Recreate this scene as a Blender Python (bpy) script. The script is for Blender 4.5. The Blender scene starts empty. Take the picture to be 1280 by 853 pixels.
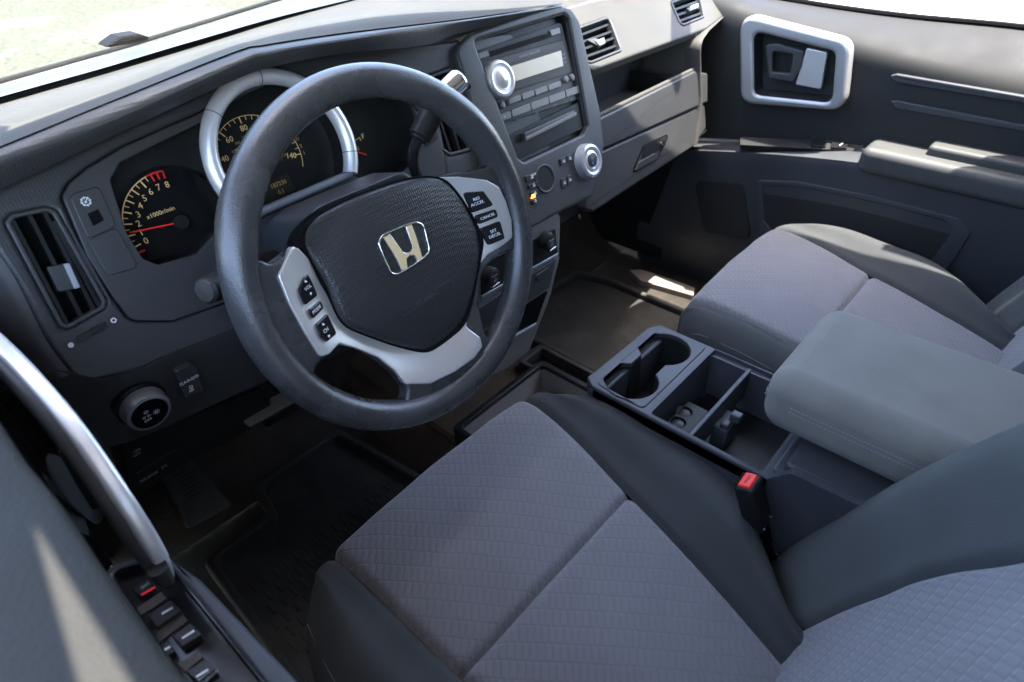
import bpy, bmesh, math, random
from math import sin, cos, pi, radians, sqrt
from mathutils import Vector as V, Matrix
from mathutils.geometry import tessellate_polygon
random.seed(4)
S = bpy.context.scene
C = S.collection

# ------------------------------------------------------------ camera (calibrated from the photograph)
CC = V((-0.36558, -0.50127, 0.34516))
YAW, PIT, ROL, FPX = radians(46.8507), radians(37.6876), radians(-2.1251), 791.454
CF = V((sin(YAW)*cos(PIT), cos(YAW)*cos(PIT), -sin(PIT)))
_r = V((cos(YAW), -sin(YAW), 0)); _u = _r.cross(CF)
CR = cos(ROL)*_r + sin(ROL)*_u
CU = -sin(ROL)*_r + cos(ROL)*_u
cam = bpy.data.cameras.new('camera'); co = bpy.data.objects.new('camera', cam); C.objects.link(co)
cam.sensor_width = 36; cam.lens = 36*FPX/1280
cam.clip_start = .01; cam.clip_end = 400
m = Matrix((CR, CU, -CF)).transposed().to_4x4(); m.translation = CC
co.matrix_world = m
cam.dof.use_dof = True; cam.dof.focus_distance = .80; cam.dof.aperture_fstop = 6.3
S.camera = co
# ------------------------------------------------------------ light
SUN_EL, SUN_AZ = radians(80), radians(150)        # azimuth from +y (front of the car) towards +x
w = bpy.data.worlds.new('World'); S.world = w; w.use_nodes = True
nt = w.node_tree; sk = nt.nodes.new('ShaderNodeTexSky'); sk.sky_type = 'NISHITA'; sk.sun_disc = False
sk.sun_elevation = SUN_EL; sk.sun_rotation = SUN_AZ
sk.dust_density = 2.4; sk.air_density = .9; sk.ozone_density = .8
bgn = nt.nodes['Background']; nt.links.new(sk.outputs[0], bgn.inputs[0]); bgn.inputs[1].default_value = .15
sd = V((sin(SUN_AZ)*cos(SUN_EL), cos(SUN_AZ)*cos(SUN_EL), sin(SUN_EL)))
sl = bpy.data.lights.new('sun', 'SUN'); sl.energy = 2.2; sl.angle = radians(.5); sl.color = (1, .95, .87)
so = bpy.data.objects.new('sun', sl); C.objects.link(so); so.rotation_euler = sd.to_track_quat('Z', 'Y').to_euler()
S.view_settings.view_transform = 'Standard'; S.view_settings.look = 'None'; S.view_settings.gamma = 1
S.view_settings.exposure = 3.8
S.render.engine = 'CYCLES'; S.cycles.max_bounces = 8; S.cycles.diffuse_bounces = 5; S.cycles.use_denoising = True
S.cycles.sample_clamp_indirect = 6

# ------------------------------------------------------------ materials
MATS = {}
def mat(name, col, rough=.5, metal=0, bump=None, spec=.3, mott=0, coat=0, sheen=0, ior=None):
    """bump = (kind, scale, strength, distance)"""
    if name in MATS: return MATS[name]
    if max(col) < .2 and max(col)-min(col) < .05: col = (col[0]*1.04, col[1], col[2]*.90)      # neutral greys
    m = bpy.data.materials.new(name); m.use_nodes = True; n = m.node_tree.nodes; L = m.node_tree.links
    b = n['Principled BSDF']; b.inputs['Base Color'].default_value = (*col, 1); b.inputs['Roughness'].default_value = rough
    b.inputs['Metallic'].default_value = metal; b.inputs['Specular IOR Level'].default_value = spec
    b.inputs['Coat Weight'].default_value = coat; b.inputs['Sheen Weight'].default_value = sheen
    b.inputs['Sheen Roughness'].default_value = .6
    tc = n.new('ShaderNodeTexCoord')
    if mott:
        no = n.new('ShaderNodeTexNoise'); no.inputs['Scale'].default_value = 14; no.inputs['Detail'].default_value = 8
        L.new(tc.outputs['Object'], no.inputs[0])
        mx = n.new('ShaderNodeMix'); mx.data_type = 'RGBA'
        mx.inputs[6].default_value = (*[c*(1-mott) for c in col], 1); mx.inputs[7].default_value = (*[min(1, c*(1+mott)) for c in col], 1)
        rp = n.new('ShaderNodeMapRange'); rp.inputs[1].default_value = .3; rp.inputs[2].default_value = .7
        L.new(no.outputs[0], rp.inputs[0]); L.new(rp.outputs[0], mx.inputs[0]); L.new(mx.outputs[2], b.inputs['Base Color'])
        r2 = n.new('ShaderNodeMapRange'); r2.inputs[1].default_value = .3; r2.inputs[2].default_value = .7
        r2.inputs[3].default_value = max(.05, rough-.09); r2.inputs[4].default_value = min(1, rough+.09)
        L.new(no.outputs[0], r2.inputs[0]); L.new(r2.outputs[0], b.inputs['Roughness'])
    if bump:
        kind, sc, st, di = bump
        bp = n.new('ShaderNodeBump'); bp.inputs['Strength'].default_value = st; bp.inputs['Distance'].default_value = di
        if kind == 'noise':
            t = n.new('ShaderNodeTexNoise'); t.inputs['Scale'].default_value = sc; t.inputs['Detail'].default_value = 3
            L.new(tc.outputs['Object'], t.inputs[0]); L.new(t.outputs[0], bp.inputs['Height'])
        elif kind == 'voronoi':
            t = n.new('ShaderNodeTexVoronoi'); t.inputs['Scale'].default_value = sc; t.inputs['Randomness'].default_value = .25 if sc < 450 or sc > 900 else .9
            L.new(tc.outputs['Object'], t.inputs[0]); L.new(t.outputs[0], bp.inputs['Height'])
        elif kind in ('dots', 'weave'):
            # regular raised diamonds / ribs laid on the surface's own UV (metres)
            sp = n.new('ShaderNodeSeparateXYZ'); L.new(tc.outputs['UV'], sp.inputs[0])
            def mth(op, a, bb=None):
                q = n.new('ShaderNodeMath'); q.operation = op
                for i, x in enumerate((a, bb)):
                    if x is None: continue
                    if isinstance(x, (int, float)): q.inputs[i].default_value = x
                    else: L.new(x, q.inputs[i])
                return q.outputs[0]
            k = 2*pi/sc
            if kind == 'dots':
                a = mth('SINE', mth('MULTIPLY', mth('ADD', sp.outputs[0], sp.outputs[1]), k*.707))
                c = mth('SINE', mth('MULTIPLY', mth('SUBTRACT', sp.outputs[0], sp.outputs[1]), k*.707))
                h = mth('MULTIPLY', a, c)
            else:
                a = mth('SINE', mth('MULTIPLY', sp.outputs[0], k)); c = mth('SINE', mth('MULTIPLY', sp.outputs[1], k*.5))
                h = mth('ADD', a, mth('MULTIPLY', c, .5))
            L.new(h, bp.inputs['Height'])
        L.new(bp.outputs[0], b.inputs['Normal'])
    MATS[name] = m; return m

def quilt(name, col, cx, cy, st=.55, edge=.28):
    """seat centre cloth: rows of pressed rounded cells, with a fine knit over them"""
    m = bpy.data.materials.new(name); m.use_nodes = True; n = m.node_tree.nodes; L = m.node_tree.links
    b = n['Principled BSDF']; b.inputs['Roughness'].default_value = .85; b.inputs['Sheen Weight'].default_value = .25
    b.inputs['Specular IOR Level'].default_value = .25
    tc = n.new('ShaderNodeTexCoord')
    br = n.new('ShaderNodeTexBrick'); br.inputs['Scale'].default_value = 1; br.offset = .5
    br.inputs['Brick Width'].default_value = cx; br.inputs['Row Height'].default_value = cy
    br.inputs['Mortar Size'].default_value = min(cx, cy)*edge; br.inputs['Mortar Smooth'].default_value = 1
    br.inputs['Color1'].default_value = br.inputs['Color2'].default_value = (1, 1, 1, 1); br.inputs['Mortar'].default_value = (0, 0, 0, 1)
    # wander the rows a little
    no = n.new('ShaderNodeTexNoise'); no.inputs['Scale'].default_value = 25
    ad = n.new('ShaderNodeVectorMath'); ad.operation = 'MULTIPLY_ADD'; ad.inputs[1].default_value = (.0035, .0035, 0)
    L.new(tc.outputs['UV'], no.inputs[0]); L.new(no.outputs['Color'], ad.inputs[0]); L.new(tc.outputs['UV'], ad.inputs[2])
    L.new(ad.outputs[0], br.inputs[0])
    kn = n.new('ShaderNodeTexVoronoi'); kn.inputs['Scale'].default_value = 620; L.new(tc.outputs['UV'], kn.inputs[0])
    bp = n.new('ShaderNodeBump'); bp.inputs['Strength'].default_value = st; bp.inputs['Distance'].default_value = .0022
    wn = n.new('ShaderNodeTexNoise'); wn.inputs['Scale'].default_value = 9; wn.inputs['Detail'].default_value = 2; L.new(tc.outputs['UV'], wn.inputs[0])
    wr = n.new('ShaderNodeMapRange'); wr.inputs[1].default_value = .38; wr.inputs[2].default_value = .62; wr.inputs[3].default_value = .25; wr.inputs[4].default_value = st*1.3; L.new(wn.outputs[0], wr.inputs[0]); L.new(wr.outputs[0], bp.inputs['Strength'])
    L.new(br.outputs['Color'], bp.inputs['Height'])
    b2 = n.new('ShaderNodeBump'); b2.inputs['Strength'].default_value = .35; b2.inputs['Distance'].default_value = .0006
    L.new(kn.outputs[0], b2.inputs['Height']); L.new(bp.outputs[0], b2.inputs['Normal']); L.new(b2.outputs[0], b.inputs['Normal'])
    n2 = n.new('ShaderNodeTexNoise'); n2.inputs['Scale'].default_value = 7; n2.inputs['Detail'].default_value = 8; L.new(tc.outputs['UV'], n2.inputs[0])
    mx = n.new('ShaderNodeMix'); mx.data_type = 'RGBA'
    mx.inputs[6].default_value = (*[c*.86 for c in col], 1); mx.inputs[7].default_value = (*[c*1.14 for c in col], 1)
    L.new(n2.outputs[0], mx.inputs[0])
    # pressed lines are slightly darker than the cells
    m3 = n.new('ShaderNodeMix'); m3.data_type = 'RGBA'; m3.blend_type = 'MULTIPLY'; m3.inputs[0].default_value = 1
    rp = n.new('ShaderNodeMapRange'); rp.inputs[3].default_value = .93; rp.inputs[4].default_value = 1
    L.new(br.outputs['Color'], rp.inputs[0]); L.new(mx.outputs[2], m3.inputs[6]); L.new(rp.outputs[0], m3.inputs[7]); L.new(m3.outputs[2], b.inputs['Base Color'])
    return m

M_dash = mat('dash_vinyl', (.036, .039, .045), .42, bump=('voronoi', 330, .45, .0007), mott=.06)
M_top = mat('dash_top_vinyl', (.050, .050, .050), .75, spec=.12, bump=('voronoi', 330, .45, .0007), mott=.14)
M_pl = mat('smooth_plastic', (.040, .042, .047), .42, bump=('noise', 900, .12, .0006), mott=.08)
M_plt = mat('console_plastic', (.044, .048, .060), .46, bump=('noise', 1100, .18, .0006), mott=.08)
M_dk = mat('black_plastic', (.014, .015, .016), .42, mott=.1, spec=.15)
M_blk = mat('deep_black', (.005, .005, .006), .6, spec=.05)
M_gloss = mat('gloss_black', (.012, .012, .014), .12)
M_btn = mat('button_black', (.022, .022, .025), .3, bump=('noise', 900, .05, .0004))
M_rbtn = mat('radio_button', (.105, .108, .114), .36)
M_knob = mat('knob_silver', (.46, .46, .47), .34, metal=.6)
M_rad = mat('radio_face', (.036, .037, .039), .42, spec=.2, mott=.06)
M_sil = mat('satin_silver', (.72, .72, .74), .34, metal=.5, bump=('noise', 1500, .06, .0003))
M_silp = mat('silver_paint', (.72, .70, .68), .33, metal=.7, bump=('noise', 1500, .05, .0003))
M_sild = mat('dark_silver_paint', (.30, .32, .35), .36, metal=.6, mott=.05)
M_chr = mat('chrome', (.82, .82, .84), .1, metal=1)
M_cream = mat('warm_print', (.95, .62, .26), .6)
M_creamd = mat('dim_warm_print', (.42, .25, .09), .6)
M_white = mat('white_print', (.72, .72, .74), .6)
M_greyp = mat('grey_print', (.28, .28, .29), .6)
M_red = mat('red_print', (.80, .02, .02), .5)
M_needle = mat('red_needle', (.9, .03, .02), .4)
M_redb = mat('red_button', (.78, .03, .02), .38)
M_dial = mat('dial_face', (.014, .013, .014), .5, spec=.12)
M_lcd = mat('lcd_glass', (.42, .38, .27), .25, mott=.04)
M_lcdd = mat('dark_lcd', (.020, .018, .014), .3)
M_rim = mat('wheel_vinyl', (.036, .038, .043), .27, bump=('voronoi', 620, .35, .0006), mott=.14, spec=.6)
M_pad = mat('pad_vinyl', (.024, .025, .028), .36, bump=('voronoi', 340, .8, .0009), spec=.5)
M_col = mat('column_plastic', (.032, .037, .048), .42, bump=('noise', 1200, .25, .0006))
M_gold = mat('brushed_gold', (.92, .70, .38), .4, metal=.35)
M_rubber = mat('rubber_mat', (.031, .031, .031), .6, bump=('noise', 160, .5, .0015), mott=.3)
M_carpet = mat('carpet', (.042, .038, .036), .95, bump=('noise', 420, 1, .003), mott=.3, spec=.1)
M_carpetb = mat('brown_carpet', (.075, .056, .045), .95, bump=('noise', 420, 1, .003), mott=.25, spec=.1)  # browner and paler than the plain floor carpet
M_tray = mat('tray_plastic', (.22, .205, .195), .45, bump=('noise', 700, .2, .0006), mott=.12)
M_fab = mat('bolster_cloth', (.038, .042, .047), .88, bump=('voronoi', 905, .7, .0008), spec=.12, mott=.14, sheen=.05)
M_fab2 = mat('bolster_mesh_cloth', (.056, .062, .068), .88, bump=('voronoi', 901, .9, .0008), spec=.12, mott=.12, sheen=.05)
M_lid = mat('armrest_cloth', (.165, .162, .158), .9, bump=('voronoi', 1000, .7, .0008), spec=.12, mott=.12, sheen=.1)
M_doorv = mat('door_vinyl', (.021, .022, .024), .65, spec=.15, bump=('noise', 700, .25, .0008), mott=.08)
M_doort = mat('door_sill_vinyl', (.060, .060, .064), .5, bump=('noise', 700, .25, .0008), mott=.08)
M_doorl = mat('door_lower_plastic', (.034, .038, .046), .5, bump=('noise', 800, .2, .0007), mott=.08)
M_thr = mat('stitch_thread', (.26, .27, .28), .9)
M_orange = bpy.data.materials.new('amber_lamp'); M_orange.use_nodes = True
_b = M_orange.node_tree.nodes['Principled BSDF']; _b.inputs['Base Color'].default_value = (1, .25, .02, 1)
_b.inputs['Emission Color'].default_value = (1, .28, .03, 1); _b.inputs['Emission Strength'].default_value = .6
M_quilt = quilt('seat_quilt', (.132, .127, .134), .0083, .0193, .25, .34)
M_bodyw = mat('white_paint', (.80, .80, .80), .25, coat=.5)
M_grass = mat('dry_grass', (.050, .053, .034), .9, bump=('noise', 30, 1, .05), mott=.7)
M_conc = mat('pale_concrete', (.45, .43, .40), .9, mott=.2)
M_head = mat('headliner_cloth', (.22, .21, .20), .9)
def worn(m, scale=9, lo=.56, hi=.70, col=(.10, .104, .11)):
    # rubbed patches, paler and shinier than the skin round them
    n = m.node_tree.nodes; L = m.node_tree.links; b = n['Principled BSDF']
    tc = n.new('ShaderNodeTexCoord'); no = n.new('ShaderNodeTexNoise'); no.inputs['Scale'].default_value = scale; no.inputs['Detail'].default_value = 10
    no.inputs['Roughness'].default_value = .7; L.new(tc.outputs['Object'], no.inputs[0])
    r = n.new('ShaderNodeMapRange'); r.inputs[1].default_value = lo; r.inputs[2].default_value = hi; L.new(no.outputs[0], r.inputs[0])
    mx = n.new('ShaderNodeMix'); mx.data_type = 'RGBA'; src = b.inputs['Base Color'].links[0].from_socket
    L.new(r.outputs[0], mx.inputs[0]); L.new(src, mx.inputs[6]); mx.inputs[7].default_value = (*col, 1); L.new(mx.outputs[2], b.inputs['Base Color'])
worn(M_rim, 12, .50, .88, (.085, .088, .093)); worn(M_rubber, 9, .50, .80, (.065, .062, .058)); worn(M_top, 5, .55, .8, (.085, .083, .078)); worn(M_grass, .55, .50, .62, (.16, .15, .12)); worn(M_tray, 8, .5, .75, (.24, .22, .20))
def glass(name, tint=(1, 1, 1), rough=0):
    m = bpy.data.materials.new(name); m.use_nodes = True; n = m.node_tree.nodes; L = m.node_tree.links
    for x in list(n):
        if x.type == 'BSDF_PRINCIPLED': n.remove(x)
    t = n.new('ShaderNodeBsdfTransparent'); t.inputs[0].default_value = (*tint, 1)
    g = n.new('ShaderNodeBsdfGlossy'); g.inputs['Roughness'].default_value = .02
    f = n.new('ShaderNodeLayerWeight'); pw = n.new('ShaderNodeMath'); pw.operation = 'POWER'; pw.inputs[1].default_value = 5; L.new(f.outputs['Facing'], pw.inputs[0])
    ma = n.new('ShaderNodeMath'); ma.operation = 'MULTIPLY_ADD'; ma.inputs[1].default_value = .92; ma.inputs[2].default_value = .06; L.new(pw.outputs[0], ma.inputs[0])
    mx = n.new('ShaderNodeMixShader'); L.new(ma.outputs[0], mx.inputs[0]); L.new(t.outputs[0], mx.inputs[1]); L.new(g.outputs[0], mx.inputs[2])
    L.new(mx.outputs[0], n['Material Output'].inputs[0]); return m
M_glass = glass('window_glass', (.90, .93, .92))
M_lens = glass('clear_lens', (.92, .92, .92))

# ------------------------------------------------------------ frames and rays
class Fr:
    """a flat working plane: origin, unit axes e1 e2 and outward normal n"""
    def __init__(s, O, e1, n):
        s.O = V(O); s.n = V(n).normalized(); e1 = V(e1); s.e1 = (e1 - s.n*e1.dot(s.n)).normalized(); s.e2 = s.n.cross(s.e1)
    def px(s, x, y, h=0):
        d = CF + CR*((x-640)/FPX) - CU*((y-426.5)/FPX)
        P = CC + d*(((s.O + s.n*h - CC).dot(s.n))/d.dot(s.n)) - s.O
        return (P.dot(s.e1), P.dot(s.e2))
    def pxs(s, L, h=0): return [s.px(x, y, h) for x, y in L]
    def P(s, u, v, h=0): return s.O + s.e1*u + s.e2*v + s.n*h
def ray(x, y): return CF + CR*((x-640)/FPX) - CU*((y-426.5)/FPX)
def onY(x, y, Y): d = ray(x, y); return CC + d*((Y-CC.y)/d.y)
def onX(x, y, X): d = ray(x, y); return CC + d*((X-CC.x)/d.x)
def onZ(x, y, Z): d = ray(x, y); return CC + d*((Z-CC.z)/d.z)
def tiltframe(y, z, deg):      # dash-like plane: faces rearward, leaning back by deg
    t = radians(deg); return Fr((0, y, z), (1, 0, 0), (0, -cos(t), sin(t)))

# ------------------------------------------------------------ objects
WORLD = {}
def wloc(o): return WORLD.get(o.name, V((0, 0, 0)))
def thing(name, label, cat, loc, group=None):
    o = bpy.data.objects.new(name, None); C.objects.link(o); o.location = loc; o.empty_display_size = .05
    o['label'] = label; o['category'] = cat
    if group: o['group'] = group
    WORLD[o.name] = V(loc); return o
def tag(o, label, cat, group=None):
    o['label'] = label; o['category'] = cat
    if group: o['group'] = group
    return o
def struct(o): o['kind'] = 'structure'; return o
def uvproj(me, e1=None, e2=None):
    ul = me.uv_layers.new(name='UV')
    for p in me.polygons:
        n = p.normal
        if e1 is None:
            a = V((1, 0, 0)) if abs(n.x) < .75 else V((0, 1, 0))
            b = n.cross(a)
            if b.length < 1e-6: b = V((0, 1, 0))
            b.normalize(); a2 = b.cross(n).normalized()
        else: a2, b = e1, e2
        for li in p.loop_indices:
            q = me.vertices[me.loops[li].vertex_index].co; ul.data[li].uv = (q.dot(a2), q.dot(b))
def obj(name, vf, m, parent=None, smooth=35, uv=None, loc=None, label=None):
    verts, faces = vf[0], vf[1]
    L = wloc(parent) if parent else None
    if L is None:
        if loc is not None: L = V(loc)
        else:
            xs = [v[0] for v in verts]; ys = [v[1] for v in verts]; zs = [v[2] for v in verts]
            L = V(((min(xs)+max(xs))/2, (min(ys)+max(ys))/2, min(zs)))
    me = bpy.data.meshes.new(name); me.from_pydata([V(v)-L for v in verts], [], [tuple(f) for f in faces])
    bm = bmesh.new(); bm.from_mesh(me); bmesh.ops.remove_doubles(bm, verts=bm.verts, dist=1e-6)
    if len(vf) < 3: bmesh.ops.recalc_face_normals(bm, faces=bm.faces)
    bm.to_mesh(me); bm.free()
    me.materials.append(m)
    if uv == 'keep' and len(vf) > 3: pass
    uvproj(me) if uv is None else uvproj(me, *uv)
    if smooth:
        me.polygons.foreach_set('use_smooth', [True]*len(me.polygons)); me.set_sharp_from_angle(angle=radians(smooth))
    o = bpy.data.objects.new(name, me); C.objects.link(o)
    if smooth:
        wn = o.modifiers.new('weighted_normal', 'WEIGHTED_NORMAL'); wn.keep_sharp = True; wn.weight = 50
    if parent: o.parent = parent; WORLD[o.name] = wloc(parent)
    else: o.location = L; WORLD[o.name] = L
    if label: o['label'] = label
    return o
def join(*a):
    vs, fs = [], []
    for x in a:
        k = len(vs); vs += list(x[0]); fs += [tuple(i+k for i in f) for f in x[1]]
    return vs, fs

# ------------------------------------------------------------ shapes
def area(p): return sum(p[i][0]*p[(i+1) % len(p)][1]-p[(i+1) % len(p)][0]*p[i][1] for i in range(len(p)))/2
def rnd(pts, r, seg=5):
    """round the corners of a 2D polygon"""
    out = []; n = len(pts)
    for i in range(n):
        p0, p1, p2 = V(pts[i-1]), V(pts[i]), V(pts[(i+1) % n])
        rr = r[i] if isinstance(r, (list, tuple)) else r
        a = (p0-p1); b = (p2-p1); la, lb = a.length, b.length
        if rr <= 0 or la < 1e-7 or lb < 1e-7: out.append(tuple(p1)); continue
        a /= la; b /= lb; ang = a.angle(b)
        if ang > pi-.02: out.append(tuple(p1)); continue
        t = min(rr/math.tan(ang/2), la*.48, lb*.48)
        A, B = p1+a*t, p1+b*t
        for k in range(seg+1):
            s = k/seg; out.append(tuple(A*(1-s)**2 + p1*2*s*(1-s) + B*s*s))
    return out
def smoothpoly(pts, n=6):
    out = []; N = len(pts)
    for i in range(N):
        p0, p1, p2, p3 = (V(pts[(i+k-1) % N]) for k in range(4))
        for k in range(n):
            t = k/n; out.append(tuple(.5*((2*p1)+(p2-p0)*t+(2*p0-5*p1+4*p2-p3)*t*t+(3*p1-p0-3*p2+p3)*t**3)))
    return out
def inset(pts, d):
    if area(pts) < 0: d = -d
    n = len(pts); out = []
    for i in range(n):
        p0, p1, p2 = V(pts[i-1]), V(pts[i]), V(pts[(i+1) % n])
        a = (p1-p0); b = (p2-p1)
        if a.length < 1e-9 or b.length < 1e-9: out.append(tuple(p1)); continue
        a.normalize(); b.normalize()
        na, nb = V((-a.y, a.x)), V((-b.y, b.x)); q = na+nb
        if q.length < 1e-6: out.append(tuple(p1)); continue
        q.normalize(); out.append(tuple(p1+q*(d/max(.5, q.dot(na)))))
    return out
def plate(fr, outer, holes=(), h0=-.01, h1=0, bev=.0015, hf=None, seg=3, back=True):
    """plate with holes and softened edges on plane fr; hf(u,v) lifts it"""
    vs, fs = [], []
    if area(outer) < 0: outer = outer[::-1]
    loops = [(outer, 1)]+[(h if area(h) > 0 else h[::-1], -1) for h in holes]
    def add(pts, h):
        k = len(vs)
        for u, v in pts: vs.append(fr.P(u, v, h+(hf(u, v) if hf else 0)))
        return k
    tops = []; bots = []
    for L, sg in loops:
        n = len(L); rings = [add(L, h0)]
        bots.append((L, rings[0]))
        if bev > 0:
            for k in range(seg+1):
                a = (pi/2)*k/seg; q = inset(L, sg*bev*(1-cos(a))); rings.append(add(q, h1-bev+bev*sin(a)))
            tops.append((q, rings[-1]))
        else: rings.append(add(L, h1)); tops.append((L, rings[-1]))
        for a, b in zip(rings, rings[1:]):
            for i in range(n): fs.append((a+i, a+(i+1) % n, b+(i+1) % n, b+i))
    for grp in ((tops, bots) if back else (tops,)):
        flat = [k+i for L, k in grp for i in range(len(L))]
        if len(grp) == 1: fs.append(tuple(flat)); continue
        for t in tessellate_polygon([[V((*p, 0)) for p in L] for L, k in grp]): fs.append(tuple(flat[i] for i in t))
    return vs, fs
def slab(fr, pts, h0, h1, r=.002, bev=.001, seg=3, hf=None): return plate(fr, rnd(pts, r) if r else pts, (), h0, h1, bev, hf, seg)
def recess(fr, pts, h0, h1, taper=0, hf=None):
    """open box sunk into plane: walls and a floor (h0 deep, h1 mouth)"""
    vs, fs = [], []; n = len(pts); q = inset(pts, taper)
    t = .0012; o = inset(pts, -t)
    for L, h in ((o, h0-t), (o, h1), (pts, h1), (q, h0)):
        for u, v in L: vs.append(fr.P(u, v, h+(hf(u, v) if hf else 0)))
    for a in range(3):
        for i in range(n): fs.append((a*n+i, a*n+(i+1) % n, (a+1)*n+(i+1) % n, (a+1)*n+i))
    fs.append(tuple(range(3*n, 4*n))); fs.append(tuple(range(n-1, -1, -1)))
    return vs, fs
def circ(c, r, n=32, ry=None, a0=0):
    return [(c[0]+r*cos(a0+2*pi*i/n), c[1]+(ry or r)*sin(a0+2*pi*i/n)) for i in range(n)]
def rect(u0, v0, u1, v1): return [(u0, v0), (u1, v0), (u1, v1), (u0, v1)]
def lathe(fr, c, prof, n=32):
    """prof = [(r,h)...] turned about fr.n at c"""
    vs, fs = [], []
    for r, h in prof:
        for i in range(n): vs.append(fr.P(c[0]+r*cos(2*pi*i/n), c[1]+r*sin(2*pi*i/n), h))
    for k in range(len(prof)-1):
        for i in range(n): fs.append((k*n+i, k*n+(i+1) % n, (k+1)*n+(i+1) % n, (k+1)*n+i))
    fs.append(tuple(range((len(prof)-1)*n, len(prof)*n))); fs.append(tuple(range(n-1, -1, -1)))
    return vs, fs
def crom(P, per=8, closed=False):
    out = []; N = len(P); P = [V(p) for p in P]
    rng = N if closed else N-1
    for i in range(rng):
        g = (lambda k: P[k % N]) if closed else (lambda k: P[min(max(k, 0), N-1)])
        p0, p1, p2, p3 = g(i-1), g(i), g(i+1), g(i+2)
        for k in range(per):
            t = k/per; out.append(.5*((2*p1)+(p2-p0)*t+(2*p0-5*p1+4*p2-p3)*t*t+(3*p1-p0-3*p2+p3)*t**3))
    if not closed: out.append(P[-1])
    return out
def tube(P, r, n=12, closed=False, up=(0, 0, 1), flat=1.0):
    """sweep; r number or list; flat squashes along the binormal"""
    vs, fs = [], []; N = len(P); P = [V(p) for p in P]; up = V(up)
    for i in range(N):
        a = P[(i-1) % N] if closed or i else P[0]; b = P[(i+1) % N] if closed or i < N-1 else P[-1]
        t = (b-a).normalized(); s = t.cross(up)
        if s.length < 1e-4: s = t.cross(V((1, 0, 0)))
        s.normalize(); q = s.cross(t)
        rr = r[i] if isinstance(r, (list, tuple)) else r
        for k in range(n): A = 2*pi*k/n; vs.append(P[i]+s*rr*cos(A)+q*rr*flat*sin(A))
    M = N if closed else N-1
    for i in range(M):
        for k in range(n): fs.append((i*n+k, i*n+(k+1) % n, ((i+1) % N)*n+(k+1) % n, ((i+1) % N)*n+k))
    if not closed: fs.append(tuple(range(n-1, -1, -1))); fs.append(tuple(range((N-1)*n, N*n)))
    return vs, fs
def loft(curves, nu=60, nv=5, key=0, lo=None, hi=None, sharp=(), thick=0):
    """curves: lists of 3D points, each resampled at equal steps of coordinate `key`; smooth across rows except at `sharp`"""
    R = []
    lo = lo if lo is not None else [min(p[key] for p in c) for c in curves]
    hi = hi if hi is not None else [max(p[key] for p in c) for c in curves]
    if not isinstance(lo, list): lo = [lo]*len(curves)
    if not isinstance(hi, list): hi = [hi]*len(curves)
    for c, a, b in zip(curves, lo, hi):
        c = crom([V(p) for p in c], 10); c.sort(key=lambda p: p[key]); row = []
        for i in range(nu):
            x = a+(b-a)*i/(nu-1)
            if x <= c[0][key]: j = 0
            elif x >= c[-1][key]: j = len(c)-2
            else: j = max(k for k in range(len(c)-1) if c[k][key] <= x)
            d = c[j+1][key]-c[j][key]; t = (x-c[j][key])/d if abs(d) > 1e-9 else 0
            row.append(c[j].lerp(c[j+1], max(-3, min(4, t))))
        R.append(row)
    rows = []
    segs = [0]+sorted(sharp)+[len(R)-1]
    for s0, s1 in zip(segs, segs[1:]):
        sub = R[s0:s1+1]
        cols = [crom([r[i] for r in sub], nv) for i in range(nu)]
        for k in range(len(cols[0])):
            if rows and k == 0: continue
            rows.append([cols[i][k] for i in range(nu)])
    vs = [p for r in rows for p in r]; fs = []
    for a in range(len(rows)-1):
        for i in range(nu-1): fs.append((a*nu+i, a*nu+i+1, (a+1)*nu+i+1, (a+1)*nu+i))
    return vs, fs
def thicken(vf, t):
    me = bpy.data.meshes.new('t'); me.from_pydata([V(v) for v in vf[0]], [], vf[1])
    bm = bmesh.new(); bm.from_mesh(me); bmesh.ops.recalc_face_normals(bm, faces=bm.faces)
    bmesh.ops.solidify(bm, geom=bm.faces[:], thickness=t)
    vs = [v.co.copy() for v in bm.verts]; fs = [tuple(v.index for v in f.verts) for f in bm.faces]
    bm.free(); bpy.data.meshes.remove(me); return vs, fs
def rbox(c, s, r=.004, seg=3, R=None):
    """rounded box, centre c, size s, optional rotation matrix"""
    bm = bmesh.new(); bmesh.ops.create_cube(bm, size=1)
    for v in bm.verts: v.co = V((v.co.x*s[0], v.co.y*s[1], v.co.z*s[2]))
    if r > 0: bmesh.ops.bevel(bm, geom=bm.edges[:]+bm.verts[:], offset=min(r, min(s)*.49), segments=seg, profile=.5, affect='EDGES')
    vs = [((R @ v.co) if R else v.co)+V(c) for v in bm.verts]; fs = [tuple(v.index for v in f.verts) for f in bm.faces]
    bm.free(); return vs, fs
def text(fr, s, c, size, h=0, rot=0, depth=.0002, wide=1.0, hf=None):
    cu = bpy.data.curves.new('t', 'FONT'); cu.body = s; cu.size = size; cu.align_x = 'CENTER'; cu.align_y = 'CENTER'
    cu.resolution_u = 2; cu.extrude = depth
    o = bpy.data.objects.new('t', cu); C.objects.link(o)
    me = bpy.data.meshes.new_from_object(o); bpy.data.objects.remove(o); bpy.data.curves.remove(cu)
    cr, sr = cos(rot), sin(rot); vs = []
    for v in me.vertices:
        x, y = v.co.x*wide, v.co.y; a, b = c[0]+x*cr-y*sr, c[1]+x*sr+y*cr; vs.append(fr.P(a, b, h+v.co.z+(hf(a, b) if hf else 0)))
    fs = [tuple(p.vertices) for p in me.polygons]; bpy.data.meshes.remove(me); return vs, fs
def bar2(fr, a, b, wd, h0, h1):
    a, b = V(a), V(b); d = (b-a).normalized(); q = V((-d.y, d.x))*wd/2
    return plate(fr, [tuple(a-q), tuple(b-q), tuple(b+q), tuple(a+q)], (), h0, h1, 0)
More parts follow.
